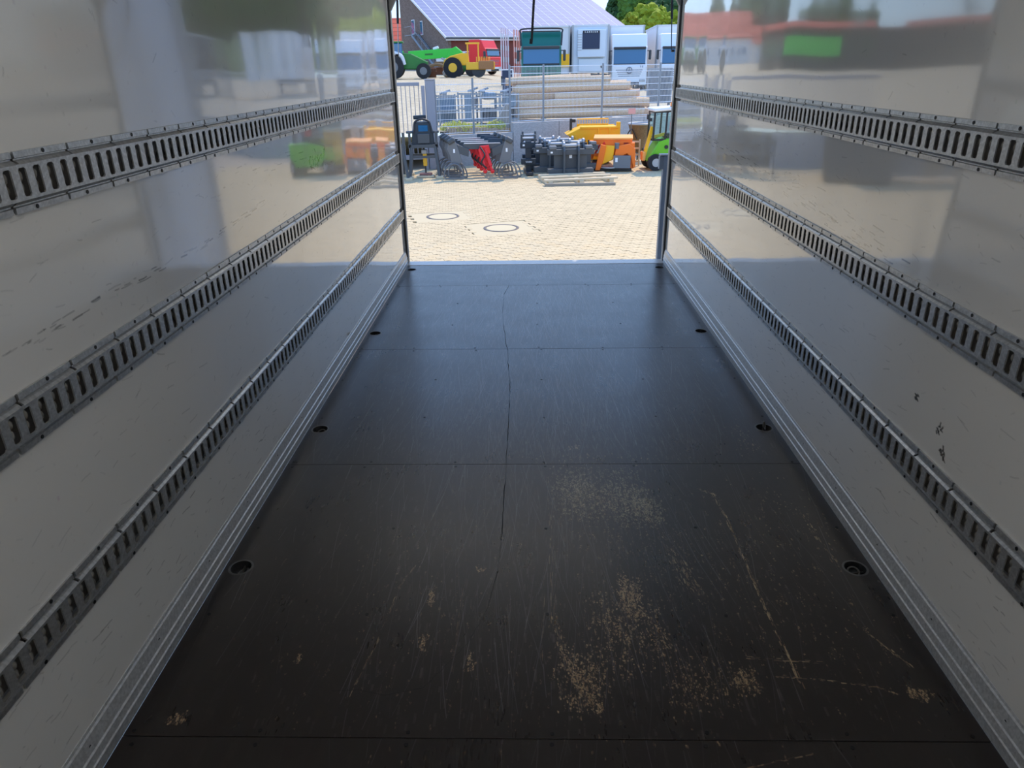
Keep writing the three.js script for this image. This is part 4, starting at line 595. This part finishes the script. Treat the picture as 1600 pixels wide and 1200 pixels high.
  const gs = []; for (let i = 1; i < 19; i++) gs.push(bx(0.014, 1.16, 0.03, -0.46 + i * 0.0485, 1.03, 0)); for (let i = 1; i < 22; i++) gs.push(bx(0.9, 0.014, 0.03, 0, 0.47 + i * 0.053, 0)); obj('grid', gs, M.galv, t); obj('back_sheet', bx(0.9, 1.1, 0.01, 0.02, 1.0, -0.06), M.galvBlue, t); obj('foot_rack', merge([bx(1.0, 0.08, 0.5, 0, 0.04, -0.1), bx(0.08, 0.45, 0.08, -0.4, 0.22, 0), bx(0.08, 0.45, 0.08, 0.4, 0.22, 0)]), M.steelDark, t);
  const q = thing('dark_tank', 'dark blue tank with a pale cap between logs and red poles', 'tank', [-1.14, terr(-1, -40), -40]); obj('body', rb(0.5, 1.5, 0.6, 0.04, 0, 0.75, 0), M.navy, q); obj('pale_frame', merge([bx(0.05, 1.5, 0.05, 0.30, 0.75, 0.3), bx(0.6, 0.05, 0.6, 0, 1.52, 0)]), M.offWhite, q);
}
// ---------------------------------------------------------------- lorries on the terrace
function wheelPair(t, zs, x, r) { for (const z of zs) for (const s of [-1, 1]) { const w = obj('wheel', at(new THREE.CylinderGeometry(r, r, 0.3, 20).rotateZ(Math.PI / 2), s * x, r, z), M.tyre, t); obj('wheel_hub', at(new THREE.CylinderGeometry(r * 0.5, r * 0.5, 0.32, 14).rotateZ(Math.PI / 2), s * x, r, z), M.lightSteel, w); } }
function lorry(label, p, ry, paint, o = {}) {
  const t = thing('lorry', label, 'lorry', p, ry, 'lorries parked on the terrace'), H = o.h ?? 3.5;
  const side = [[0, 0.55], [0, 1.50], [-0.10, 1.62], [-0.26, H - 0.85], [-0.40, H - 0.72], [-0.75, H - 0.05], [-1.0, H], [-2.1, H], [-2.1, 0.75], [-1.5, 0.75], [-1.3, 0.55]];
  obj('cab', prism(side.map(([z, y]) => [-z, y]), 2.42, 0.05).rotateY(Math.PI / 2), paint, t);
  obj('windscreen', rb(2.18, H - 2.62, 0.05, 0.04, 0, (H + 0.76) / 2, -0.105, -0.135, 0, 0), M.wind, t);
  obj('sun_visor', rb(2.2, 0.16, 0.20, 0.04, 0, H - 0.86, -0.16), M.steelDark, t);
  obj('wiper_panel', rb(2.2, 0.12, 0.06, 0.02, 0, 1.66, -0.06, -0.1, 0, 0), M.black, t);
  for (let i = 0; i < 4; i++) { const w = 1.85 - i * 0.12; obj('grille_slat', rb(w, 0.055, 0.06, 0.015, 0, 1.30 - i * 0.13, 0.025), o.slat ?? M.grille, t); }
  obj('bumper', rb(2.44, 0.42, 0.30, 0.08, 0, 0.52, -0.08), o.bumper ?? paint, t); obj('lower_grille', rb(1.4, 0.20, 0.06, 0.02, 0, 0.42, 0.06), M.black, t);
  for (const s of [-1, 1]) { const m = obj('mirror', rb(0.16, 0.62, 0.22, 0.05, s * 1.40, H - 1.30, -0.20), o.mirror ?? M.steelDark, t); obj('mirror_arm', rod([s * 1.20, H - 1.02, -0.25], [s * 1.38, H - 1.05, -0.2], 0.03), M.steelDark, m); obj('headlight', rb(0.42, 0.16, 0.08, 0.04, s * 0.92, 0.62, 0.06), M.lightSteel, t); }
  obj('roof_light_bar', rb(2.0, 0.06, 0.08, 0.02, 0, H - 0.30, -0.62), paint, t);
  wheelPair(t, [-0.95, -3.4], 1.05, 0.5); obj('chassis', bx(0.9, 0.3, 5.2, 0, 0.75, -3.2), M.steelDark, t);
  if (o.star) { const e = obj('emblem_ring', new THREE.TorusGeometry(0.19, 0.03, 8, 28).translate(0, 1.28, 0.085), M.grille, t); for (let i = 0; i < 3; i++) { const a = Math.PI / 2 + i * 2.0944; obj('emblem_ray', beam([0, 1.28, 0.075], [Math.cos(a) * 0.165, 1.28 + Math.sin(a) * 0.165, 0.075], 0.03, 0.03), M.grille, e); } }
  if (o.number) { const tx = canvasTex(64, 64, (c) => { c.fillStyle = '#e3e6ea'; c.fillRect(0, 0, 64, 64); c.fillStyle = '#1d3a6e'; c.font = 'bold 56px sans-serif'; c.textAlign = 'center'; c.fillText(o.number, 32, 52); }); obj('number_plate', bx(0.26, 0.22, 0.01, 0.84, 1.50, 0.058), std(0xffffff, 0.5, 0, { map: tx }), t); }
  if (o.rack) { const rg = [tube([[-1.2, H - 0.75, -0.1], [-1.24, H - 0.1, -0.3], [-1.1, H + 0.16, -0.4], [1.1, H + 0.16, -0.4], [1.24, H - 0.1, -0.3], [1.2, H - 0.75, -0.1]], 0.05, false, 60), rod([-1.15, H + 0.02, -0.4], [1.15, H + 0.02, -0.4], 0.035)]; obj('light_bar_rack', rg, M.black, t); }
  return t;
}
function boxTrailer(label, p, ry, len, mat, o = {}) {
  const t = thing('box_trailer', label, 'trailer', p, ry, 'box trailers behind the lorries'), w = 2.5, y0 = o.y0 ?? 1.1, y1 = o.y1 ?? 4.0;
  obj('box', rb(w, y1 - y0, len, 0.03, 0, (y0 + y1) / 2, -len / 2), mat, t); obj('roof_edge', merge([bx(w + 0.04, 0.10, 0.06, 0, y1 - 0.04, 0.01), bx(0.06, 0.10, len, -w / 2, y1 - 0.04, -len / 2), bx(0.06, 0.10, len, w / 2, y1 - 0.04, -len / 2)]), M.offWhite, t);
  for (const s of [-1, 1]) obj('corner_profile', bx(0.10, y1 - y0, 0.06, s * (w / 2 - 0.04), (y0 + y1) / 2, 0.015), M.lightSteel, t);
  obj('underframe', bx(1.2, 0.3, len * 0.9, 0, y0 - 0.2, -len / 2), M.steelDark, t); wheelPair(t, [-len * 0.72, -len * 0.82], 1.02, 0.5); obj('support_leg', merge([bx(0.14, y0, 0.14, -0.8, y0 / 2, -1.6), bx(0.14, y0, 0.14, 0.8, y0 / 2, -1.6)]), M.steelDark, t); return t;
}
{
  const gy = (x, z) => terr(x, z) + 0.02;
  lorry('dark green lorry with a black tubular roof rack', [0.72, gy(0.7, -48), -47.5], -0.02, M.teal, { rack: true, slat: M.steelDark, h: 3.45 });
  boxTrailer('white trailer with a yellow patch behind the green lorry', [1.52, gy(2, -54), -54.2], 0.02, 8, M.offWhite, { y1: 4.1 });
  const yp = thing('yellow_banner', 'yellow panel on the trailer behind the green lorry', 'panel', [2.36, gy(2, -54) + 1.95, -54.14]); obj('sheet', rb(0.8, 0.75, 0.03, 0.01), M.yellow, yp); obj('sheet_frame', merge([bx(0.84, 0.04, 0.03, 0, 0.39, 0), bx(0.84, 0.04, 0.03, 0, -0.39, 0)]), M.ochre, yp);
  const rf = boxTrailer('pale grey refrigerated box with a dark cooling unit between the lorries', [4.20, gy(4, -55), -54.4], 0.03, 9, M.reefer, { y0: 1.15, y1: 4.15 });
  const tx = canvasTex(256, 48, (c, w, h) => { c.fillStyle = '#12182a'; c.fillRect(0, 0, w, h); c.fillStyle = '#f1f3f6'; c.font = 'bold 36px sans-serif'; c.textAlign = 'center'; c.fillText('C A R R I E R', w / 2, 36); });
  const cu = obj('cooling_unit', rb(1.9, 1.7, 0.32, 0.04, 0.05, 3.0, 0.17), M.reefer, rf); obj('unit_grille', bx(1.18, 1.0, 0.03, 0.0, 3.15, 0.345), M.navy, cu); obj('unit_lettering', bx(1.14, 0.17, 0.012, 0, 3.80 - 0.10, 0.36), std(0xffffff, 0.5, 0, { map: tx }), cu);
  for (let i = 0; i < 7; i++) obj('unit_louver', bx(0.28, 0.035, 0.02, -0.78, 2.6 + i * 0.16, 0.34), M.lightSteel, cu); obj('lower_panel', rb(1.7, 0.8, 0.18, 0.03, 0.05, 1.65, 0.09), M.reefer, rf); obj('gauge', at(new THREE.CylinderGeometry(0.10, 0.10, 0.03, 16).rotateX(Math.PI / 2), 0.80, 1.55, 0.19), M.steelDark, rf);
  lorry('white lorry with a round star emblem beside the refrigerated box', [6.95, gy(7, -55), -54.6], -0.03, M.white, { star: true, number: '11', h: 3.55 });
  boxTrailer('white trailer coupled behind the white star lorry', [7.0, gy(7, -58), -57.2], -0.03, 9, M.white, { y1: 4.2 });
  lorry('second white lorry cut off by the right rear post', [10.3, gy(10, -55), -54.6], -0.06, M.white, { h: 3.55 });
  boxTrailer('white trailer behind the second white lorry', [10.4, gy(10, -58), -57.4], -0.06, 9, M.white, { y1: 4.2 });
  // farther along the row, seen only as reflections in the left wall
  boxTrailer('white trailer farther along the lorry row beyond the right post', [14.6, gy(14, -52), -52], -0.10, 9, M.white, { y1: 4.0 });
  boxTrailer('grey trailer at the end of the lorry row', [20.5, gy(20, -50), -50], -0.12, 9, M.greySteel, { y1: 3.8 });
  // red and white poles
  for (let i = 0; i < 8; i++) { const x = -1.86 + (i < 4 ? i * 0.155 : 0.30 + i * 0.145), t = thing('barrier_pole', `${i < 4 ? 'pale pink' : 'red and white'} barrier pole, ${['first', 'second', 'third', 'fourth'][i % 4]} from left in its bundle by the green lorry`, 'pole', [x, gy(x, -53), -53 + (i % 2) * 0.1], 0, 'upright barrier poles'); const bm = i < 4 ? std(new THREE.Color(0.75, 0.58, 0.62), 0.5) : std(new THREE.Color(0.80, 0.34, 0.26), 0.5); obj('shaft', rod([0, 0.5, 0], [R(-0.03, 0.03), 3.55, 0], 0.045), bm, t); for (let k = 0; k < 3; k++) obj('white_band', rod([0, 1.5 + k * 0.7, 0], [0, 1.8 + k * 0.7, 0], 0.0475), M.offWhite, t); obj('socket', rb(0.13, 0.6, 0.13, 0.02, 0, 0.3, 0), M.steelDark, t); }
}
{ // machines on the upper yard
  const gy = (x, z) => terr(x, z);
  const tr = thing('tractor', 'dark green tractor with a sloping bonnet at the left post', 'tractor', [-9.2, gy(-9.2, -60), -60], 0.1);
  obj('bonnet', prism([[-0.4, 0.75], [1.35, 0.70], [1.40, 1.15], [0.2, 1.72], [-0.5, 1.80]], 0.95, 0.06), M.tractorGreen, tr); obj('nose_grille', rb(0.5, 0.5, 0.9, 0.05, 1.20, 0.80, 0), M.black, tr); obj('cab', rb(1.2, 1.0, 1.5, 0.08, -1.0, 2.0, 0), M.wind, tr); obj('cab_roof', rb(1.35, 0.12, 1.6, 0.05, -1.0, 2.56, 0), M.tractorGreen, tr);
  for (const [x, r, z] of [[-1.2, 0.85, 0.95], [-1.2, 0.85, -0.95], [1.1, 0.55, 0.85], [1.1, 0.55, -0.85]]) { const w = obj('wheel', at(new THREE.CylinderGeometry(r, r, 0.45, 22).rotateX(Math.PI / 2), x, r, z), M.tyre, tr); obj('wheel_hub', at(new THREE.CylinderGeometry(r * 0.5, r * 0.5, 0.47, 16).rotateX(Math.PI / 2), x, r, z), M.greySteel, w); } obj('mudguard', tube([[-2.1, 0.9, 0.95], [-1.9, 1.6, 0.95], [-1.2, 1.85, 0.95], [-0.5, 1.6, 0.95], [-0.3, 1.0, 0.95]], 0.16), M.offWhite, tr);
  const cr = thing('telescopic_crane', 'bright green telescopic boom crane stretching behind the tractor', 'crane', [-8.35, gy(-8.3, -70), -70], 0.0);
  obj('boom', prism([[-2.3, 1.45], [2.0, 1.60], [2.0, 2.30], [-2.3, 2.10]], 0.7, 0.03), M.green, cr); obj('boom_logo', bx(0.7, 0.14, 0.02, -0.5, 1.86, 0.36, 0, 0, 0.03), M.tractorGreen, cr); obj('inner_boom', rb(0.9, 0.44, 0.5, 0.03, -2.6, 1.75, 0), M.tractorGreen, cr); obj('boom_foot', prism([[0.9, 1.2], [1.5, 0.9], [2.3, 1.1], [2.4, 2.0], [1.9, 2.4], [1.4, 2.2]], 0.9, 0.04), M.green, cr); obj('lift_ram', rod([0.6, 1.55, 0.3], [1.6, 0.9, 0.3], 0.10), M.lightSteel, cr); obj('carrier', rb(2.0, 0.7, 1.6, 0.06, 2.5, 0.75, -0.8), M.tractorGreen, cr); obj('floodlight', rb(0.5, 0.22, 0.4, 0.05, 0.1, 2.35, 0, 0, 0, 0.3), M.white, cr); for (const x of [2.0, 3.2]) { const w = obj('wheel', at(new THREE.CylinderGeometry(0.5, 0.5, 0.4, 18).rotateX(Math.PI / 2), x, 0.5, 0.5), M.tyre, cr); }
  const ro = thing('road_roller', 'yellow road roller with one big tyre in front of the red lorry', 'roller', [-4.95, gy(-4.9, -63), -63], 0.05);
  obj('engine_cover', prism([[-1.9, 0.85], [-1.75, 1.3], [-1.3, 1.55], [-0.4, 1.75], [0.05, 1.72], [0.1, 0.95], [-0.6, 0.95], [-0.9, 1.2], [-1.3, 1.2], [-1.6, 0.85]], 1.5, 0.05), M.yellow, ro); const w = obj('wheel', at(new THREE.CylinderGeometry(0.75, 0.75, 0.55, 26).rotateX(Math.PI / 2), -1.15, 0.75, 0.65), M.tyre, ro); obj('wheel_hub', at(new THREE.CylinderGeometry(0.34, 0.34, 0.58, 18).rotateX(Math.PI / 2), -1.15, 0.75, 0.65), M.ochre, w);
  obj('drum_frame', rb(2.3, 0.55, 1.7, 0.05, 1.05, 0.85, 0), M.ochre, ro); obj('front_weight', rb(1.2, 0.62, 0.5, 0.05, 1.5, 0.90, 0.7), std(new THREE.Color(0.80, 0.38, 0.14), 0.6, 0, { map: dirtTex }), ro); obj('drum', at(new THREE.CylinderGeometry(0.55, 0.55, 1.5, 26).rotateX(Math.PI / 2), 0.9, 0.55, 0), M.steelDark, ro); const cab = []; for (const [x, z] of [[0.05, 0.5], [0.05, -0.5], [0.9, 0.5], [0.9, -0.5]]) cab.push(bx(0.09, 1.4, 0.09, x, 1.8, z)); cab.push(bx(1.1, 0.1, 1.2, 0.45, 2.5, 0)); obj('cab_frame', cab, M.ochre, ro); obj('guard_grille', merge(Array.from({ length: 9 }, (_, i) => rod([0.75 + i * 0.13, 1.1, 0.75], [0.75 + i * 0.13, 1.5, 0.6], 0.03))), M.ochre, ro);
  const rl = lorry('red lorry with a white roof behind the yellow road roller', [-3.4, gy(-4, -78), -77], 1.05, M.red, { h: 3.1, bumper: M.offWhite }); obj('roof_box', rb(2.2, 0.12, 1.2, 0.04, 0, 3.1, -1.3), M.offWhite, rl); obj('body_deck', rb(2.3, 0.9, 3.6, 0.05, 0, 1.7, -4.4), M.offWhite, rl);
  // scrap and stone pieces in front of the crane
  const pcs = [[-8.1, -62, 0.5, 'rust brown drum lying before the tractor', 'scrap_drum'], [-7.0, -63, 0.6, 'rusty brown machine frame beside the drum', 'rusty_machine'], [-6.1, -64, 0.55, 'pale boulder by the roller tyre', 'boulder']];
  { const d = thing(pcs[0][4], pcs[0][3], 'scrap', [-7.75, gy(-7.7, -62), -62]); obj('shell', lathe([[0.001, 0.05], [0.36, 0.05], [0.40, 0.7], [0.38, 0.74], [0.34, 0.7]], 20), M.scrap, d); obj('hoop', new THREE.TorusGeometry(0.40, 0.03, 6, 20).rotateX(Math.PI / 2).translate(0, 0.5, 0), M.scrap, d);
    const e = thing(pcs[1][4], pcs[1][3], 'scrap', [-7.55, gy(-7.5, -66.5), -66.5]); obj('arm', tube([[-0.9, 0.9, 0], [-0.2, 1.0, 0], [0.5, 0.8, 0], [0.7, 0.3, 0]], 0.14), M.tan, e); obj('block', rb(1.0, 0.6, 0.8, 0.06, -0.3, 0.5, -0.6), M.scrap, e); obj('rail', rb(1.6, 0.3, 0.3, 0.05, 0.2, 1.1, -1.4), M.tan, e);
    const f = thing(pcs[2][4], pcs[2][3], 'boulder', [-6.75, gy(-6.7, -65), -65.5]); const g = new THREE.IcosahedronGeometry(0.45, 3), p = g.attributes.position; for (let i = 0; i < p.count; i++) { const v = V(p.getX(i), p.getY(i), p.getZ(i)), k = 1 + 0.3 * n3(v.x * 2, v.y * 2, v.z * 2); p.setXYZ(i, v.x * k, v.y * k * 0.85 + 0.35, v.z * k); } g.computeVertexNormals(); obj('stone', g, std(new THREE.Color(0.55, 0.50, 0.42), 0.95, 0, { map: dirtTex }), f); }
}
// ---------------------------------------------------------------- barn with solar roof
{
  const a = 27 * Math.PI / 180, t = thing('solar_barn', 'large brick barn with a shed roof covered in solar panels', 'barn', [-9.57, 1.15, -92], a), eave = 3.79, th = 22.5 * Math.PI / 180, S = 17.4, Lx = 27.2, rise = S * Math.tan(th);
  const brick = canvasTex(512, 512, (c) => { c.fillStyle = '#6d625a'; c.fillRect(0, 0, 512, 512); for (let j = 0; j < 32; j++) for (let i = 0; i < 13; i++) { const g = R(-16, 16); c.fillStyle = `rgb(${(112 + g) | 0},${(94 + g) | 0},${(84 + g) | 0})`; c.fillRect(i * 42 + (j & 1) * 21 - 21, j * 16 + 1, 39, 13); } });
  const bt = brick.clone(); bt.repeat.set(0.35, 0.35); bt.needsUpdate = true;
  // local axes: x along the eave, z negative up the roof slope
  const gable = prism([[0.25, 0], [S, 0], [S, eave + rise - 0.25], [0.25, eave + 0.05]], 0.4).rotateY(Math.PI / 2).translate(0.5, 0, 0);
  obj('gable_wall', gable, std(0xffffff, 0.9, 0, { map: bt }), t); obj('eave_wall', bx(Lx - 1, eave, 0.3, Lx / 2, eave / 2, -0.7), M.brown, t); obj('rear_wall', bx(Lx - 1, eave + rise - 0.3, 0.3, Lx / 2, (eave + rise) / 2 - 0.2, -S + 0.2), M.brown, t); obj('end_wall', prism([[0.25, 0], [S, 0], [S, eave + rise - 0.25], [0.25, eave + 0.05]], 0.4).rotateY(Math.PI / 2).translate(Lx - 0.5, 0, 0), M.brown, t);
  const roof = obj('roof_slab', bx(Lx, 0.16, S / Math.cos(th), Lx / 2, -0.10, -S / Math.cos(th) / 2), std(new THREE.Color(0.32, 0.33, 0.36), 0.7), t); roof.position.y = eave; roof.rotation.x = th;
  obj('gutter', rb(Lx + 0.2, 0.14, 0.16, 0.03, Lx / 2, eave - 0.13, 0.08), M.steelDark, t); obj('soffit_board', bx(Lx, 0.14, 0.10, Lx / 2, eave - 0.28, -0.05), M.offWhite, t); const rk = obj('verge_board', bx(0.12, 0.26, S / Math.cos(th), 0.02, -0.08, -S / Math.cos(th) / 2), M.offWhite, roof);
  const pt = canvasTex(64, 64, (c) => { c.fillStyle = '#4a5f8c'; c.fillRect(0, 0, 64, 64); c.strokeStyle = '#6f85ad'; c.lineWidth = 1; for (let i = 0; i < 7; i++) { c.beginPath(); c.moveTo(i * 10.6, 0); c.lineTo(i * 10.6, 64); c.stroke(); c.beginPath(); c.moveTo(0, i * 10.6); c.lineTo(64, i * 10.6); c.stroke(); } });
  const pm = std(new THREE.Color(1, 1, 1), 0.62, 0, { map: pt }), cw = Lx / 21, ch = 1.085, pg = rb(cw - 0.09, 0.04, ch - 0.07, 0.01), fm = std(new THREE.Color(0.62, 0.63, 0.66), 0.8);
  obj('mounting_sheet', bx(Lx - 0.1, 0.055, 13.15 * ch, Lx / 2, 0.029, -6.575 * ch - 0.05), fm, roof);
  for (let j = 0; j < 13; j++) for (let i = 0; i < 21; i++) { const m = obj('solar_panel', pg, pm, roof); m.position.set((i + 0.5) * cw, 0.045, -0.12 - (j + 0.5) * ch); }
  // windows and the outside stair on the gable
  for (const [z, y, w, h] of [[-12.2, 5.4, 1.15, 1.7], [-9.0, 5.15, 0.8, 1.6]]) { const f = obj('gable_window', bx(0.10, h, w, 0.26, y, z), M.offWhite, t); obj('pane', bx(0.04, h - 0.2, w - 0.2, 0.20, y, z), M.wind, f); }
  const stp = []; for (let i = 0; i < 24; i++) stp.push(bx(1.0, 0.05, 0.30, -0.25, 0.5 + i * 0.165, -1.6 - i * 0.36)); obj('stair_treads', stp, M.galv, t); obj('stair_stringer', merge([beam([-0.75, 0.2, -1.2], [-0.75, 4.4, -10.2], 0.06, 0.28), beam([0.2, 0.2, -1.2], [0.2, 4.4, -10.2], 0.06, 0.28)]), M.galvBlue, t); obj('stair_handrail', merge([beam([-0.75, 1.2, -1.2], [-0.75, 5.4, -10.2], 0.05), beam([-0.75, 5.4, -10.2], [-0.75, 5.4, -12.8], 0.05), ...Array.from({ length: 8 }, (_, i) => beam([-0.75, 0.3 + i * 0.6, -1.4 - i * 1.27], [-0.75, 1.3 + i * 0.6, -1.4 - i * 1.27], 0.04))]), M.galv, t); obj('landing', bx(1.1, 0.08, 2.6, -0.25, 4.4, -11.5), M.galv, t);
}
// ---------------------------------------------------------------- houses, hill, trees
{
  const tile = canvasTex(256, 256, (c) => { c.fillStyle = '#a8482f'; c.fillRect(0, 0, 256, 256); for (let j = 0; j < 16; j++) for (let i = 0; i < 16; i++) { const g = R(-22, 22); c.fillStyle = `rgb(${clamp(206 + g) | 0},${clamp(88 + g) | 0},${clamp(62 + g) | 0})`; c.fillRect(i * 16 + 1, j * 16 + 2, 14, 12); } }); tile.repeat.set(0.4, 0.4);
  const tm = std(0xffffff, 0.8, 0, { map: tile });
  const house = (label, [x, z], ry, w, d, h, r, wallM = M.offWhite) => { const t = thing('house', label, 'house', [x, 1.0, z], ry, 'red roofed houses beyond the yard'); obj('walls', prism([[-d / 2, 0], [d / 2, 0], [d / 2, h], [0, h + r - 0.2], [-d / 2, h]], w).rotateY(Math.PI / 2), wallM, t); const l = Math.hypot(d / 2 + 0.5, r); for (const s of [-1, 1]) { const g = new THREE.BoxGeometry(w + 0.8, 0.18, l); const m = obj('roof_side', g, tm, t); m.position.set(0, h + r / 2 - 0.1, s * (d / 4 + 0.2)); m.rotation.x = s * Math.atan2(r, d / 2 + 0.5); } for (let i = 0; i < Math.floor(w / 3); i++) { const f = obj('window', rb(1.1, 1.2, 0.1, 0.02, -w / 2 + 1.6 + i * 3, h * 0.55, d / 2 + 0.02), M.white, t); obj('pane', bx(0.9, 1.0, 0.06, -w / 2 + 1.6 + i * 3, h * 0.55, d / 2 + 0.06), M.wind, f); } return t; };
  house('house with an orange-red tiled roof behind the brick barn', [-24.2, -119], 0.08, 11.6, 9, 4.0, 3.6);
  house('long red roofed house beyond the left rear post', [-42, -128], 0.2, 16, 9, 3.4, 2.8);
  house('low red roofed house farthest from the barn', [-62, -120], 0.35, 15, 9, 3.2, 2.8);
  const hill = struct('wooded_hill', 'wooded hillside behind the lorries'); const hg = new THREE.PlaneGeometry(420, 160, 80, 40).rotateX(-Math.PI / 2).translate(40, 0, -235), p = hg.attributes.position; for (let i = 0; i < p.count; i++) { const x = p.getX(i), z = p.getZ(i); p.setY(i, 1 + 17 * sm(-160, -260, z) * sm(-30, 60, x) + 3 * sm(-160, -260, z) + n2(x * 0.03, z * 0.03) * 1.2); } hg.computeVertexNormals(); obj('hillside', hg, std(new THREE.Color(0.06, 0.12, 0.035), 0.95), hill);
  const crownG = (n, rx, ry, clump) => { const gs = []; for (let i = 0; i < n; i++) { const u = R(-1, 1), a = R(0, 6.28), q = Math.cbrt(R(0.25, 1)), s = Math.sqrt(1 - u * u), r = clump * R(0.6, 1.25), g = new THREE.IcosahedronGeometry(r, 2), p = g.attributes.position, k = i * 2.3; for (let j = 0; j < p.count; j++) { const v = V(p.getX(j), p.getY(j), p.getZ(j)), f = 1 + 0.34 * n3(v.x * 2.4 / clump + k, v.y * 2.4 / clump, v.z * 2.4 / clump) + 0.16 * n3(v.x * 7 / clump, v.y * 7 / clump + k, v.z * 7 / clump); p.setXYZ(j, v.x * f, v.y * f, v.z * f); } g.computeVertexNormals(); gs.push(g.translate(Math.cos(a) * s * q * rx, u * q * ry, Math.sin(a) * s * q * rx)); } return merge(gs); };
  const crowns = [crownG(120, 3.5, 3.3, 0.72), crownG(120, 3.1, 3.9, 0.7), crownG(120, 3.9, 2.9, 0.76)];
  const leafT = dataTex(256, 256, (u, v) => { const n = tileN(u, v, 10) * 40 + R(-40, 40); const b = clamp(190 + n); return [b, b, clamp(b - 10)]; }); 
  const gm = [[0.09, 0.22, 0.03], [0.14, 0.30, 0.04], [0.06, 0.15, 0.04], [0.48, 0.56, 0.03]].map((c) => std(new THREE.Color(...c), 0.95, 0, { map: leafT })), bark = std(new THREE.Color(0.10, 0.07, 0.05), 0.9);
  const trunkG = rod([0, -6, 0], [0, 0, 0], 0.35, 0.22, 10);
  const tree = (label, x, y, z, s, k, m) => { const t = thing('tree', label, 'tree', [x, y, z], R(0, 6), 'trees around the yard'); t.scale.setScalar(s); obj('foliage', crowns[k], gm[m], t); obj('trunk', trunkG, bark, t); };
  tree('bright yellow-green round tree above the white trailers', 17.6, 6.2, -118, 1.05, 2, 3);
  tree('bright yellow-green tree beside the right rear post', 23.6, 5.5, -116, 0.9, 0, 3);
  const far = [[24, 11.5, -165, 1.7, 0, 1], [31, 13.5, -172, 1.9, 1, 0], [38, 14.5, -172, 2.0, 2, 1], [45, 14.5, -168, 1.9, 0, 0], [19, 9.5, -170, 1.3, 1, 2], [28, 9.5, -158, 1.5, 2, 2], [34, 10.5, -156, 1.6, 0, 2], [14.5, 8.2, -175, 1.0, 2, 2], [52, 15, -165, 2.0, 1, 1], [60, 14, -160, 2.0, 2, 0], [70, 14, -155, 2.1, 0, 1], [82, 13, -148, 2.1, 1, 0]];
  const fl = ['mid green tree on the hill behind the yellow-green tree', 'dark green tree highest on the hill at the right post', 'mid green tree on the hill crest beside the right post', 'dark tree on the hill crest hidden past the right post', 'small dark tree at the left foot of the hill', 'dark blue-green tree low on the hill', 'dark blue-green tree low on the hill next to the post', 'smallest dark tree where the barn roof meets the hill', 'tree on the hill past the right post, first of four', 'tree on the hill past the right post, second of four', 'tree on the hill past the right post, third of four', 'tree on the hill past the right post, last of four'];
  far.forEach((f, i) => tree(fl[i], ...f));
  [[-36, 8, -140, 1.6, 0, 0, 'tall tree behind the long red roofed house'], [-50, 6.5, -135, 1.4, 1, 1, 'tree between the two long red roofed houses'], [-70, 6.0, -125, 1.5, 2, 0, 'tree beside the farthest red roofed house'], [-30, 5, -150, 1.1, 1, 1, 'small tree behind the orange-red roofed house']].forEach(([x, y, z, s, k, m, l]) => tree(l, x, y, z, s, k, m));
  // things left of the frame that the right wall mirrors
  const gc = thing('green_container', 'bright green container far left of the tractor', 'container', [-19.5, terr(-19, -62), -62], 0.15); obj('box', rb(4.2, 1.3, 2.2, 0.04, 0, 1.7, 0), M.green, gc); obj('underframe', rb(4.0, 0.6, 1.8, 0.04, 0, 0.6, 0), M.steelDark, gc);
  const db = thing('dark_shed', 'long dark timber shed left of the tractor', 'shed', [-27, terr(-27, -70), -70], 0.15); obj('walls', rb(16, 3.0, 6, 0.05, 0, 1.5, 0), M.steelDark, db); obj('roof', rb(16.6, 0.25, 6.8, 0.05, 0, 3.1, 0), M.brown, db);
  for (const [x, z, l] of [[-6.2, -19.6, 'dark grey skip left of the attachment stand'], [-8.6, -18.8, 'dark grey skip farther left along the yard edge'], [-11.0, -18.0, 'dark grey skip farthest left on the yard']]) { const s = thing('dark_skip', l, 'skip', [x, GY, z], 0.2, 'dark skips left of the frame'); obj('tub', prism([[-0.75, 0.1], [0.75, 0.1], [1.0, 1.25], [-1.0, 1.25]], 1.4, 0.02), M.anthracite, s); obj('rim', merge([bx(2.1, 0.08, 0.08, 0, 1.25, 0.7), bx(2.1, 0.08, 0.08, 0, 1.25, -0.7)]), M.steelDark, s); }
}

scene.traverse((o) => { if (o.isMesh) { o.castShadow = true; o.receiveShadow = true; } });
renderer.render(scene, camera);
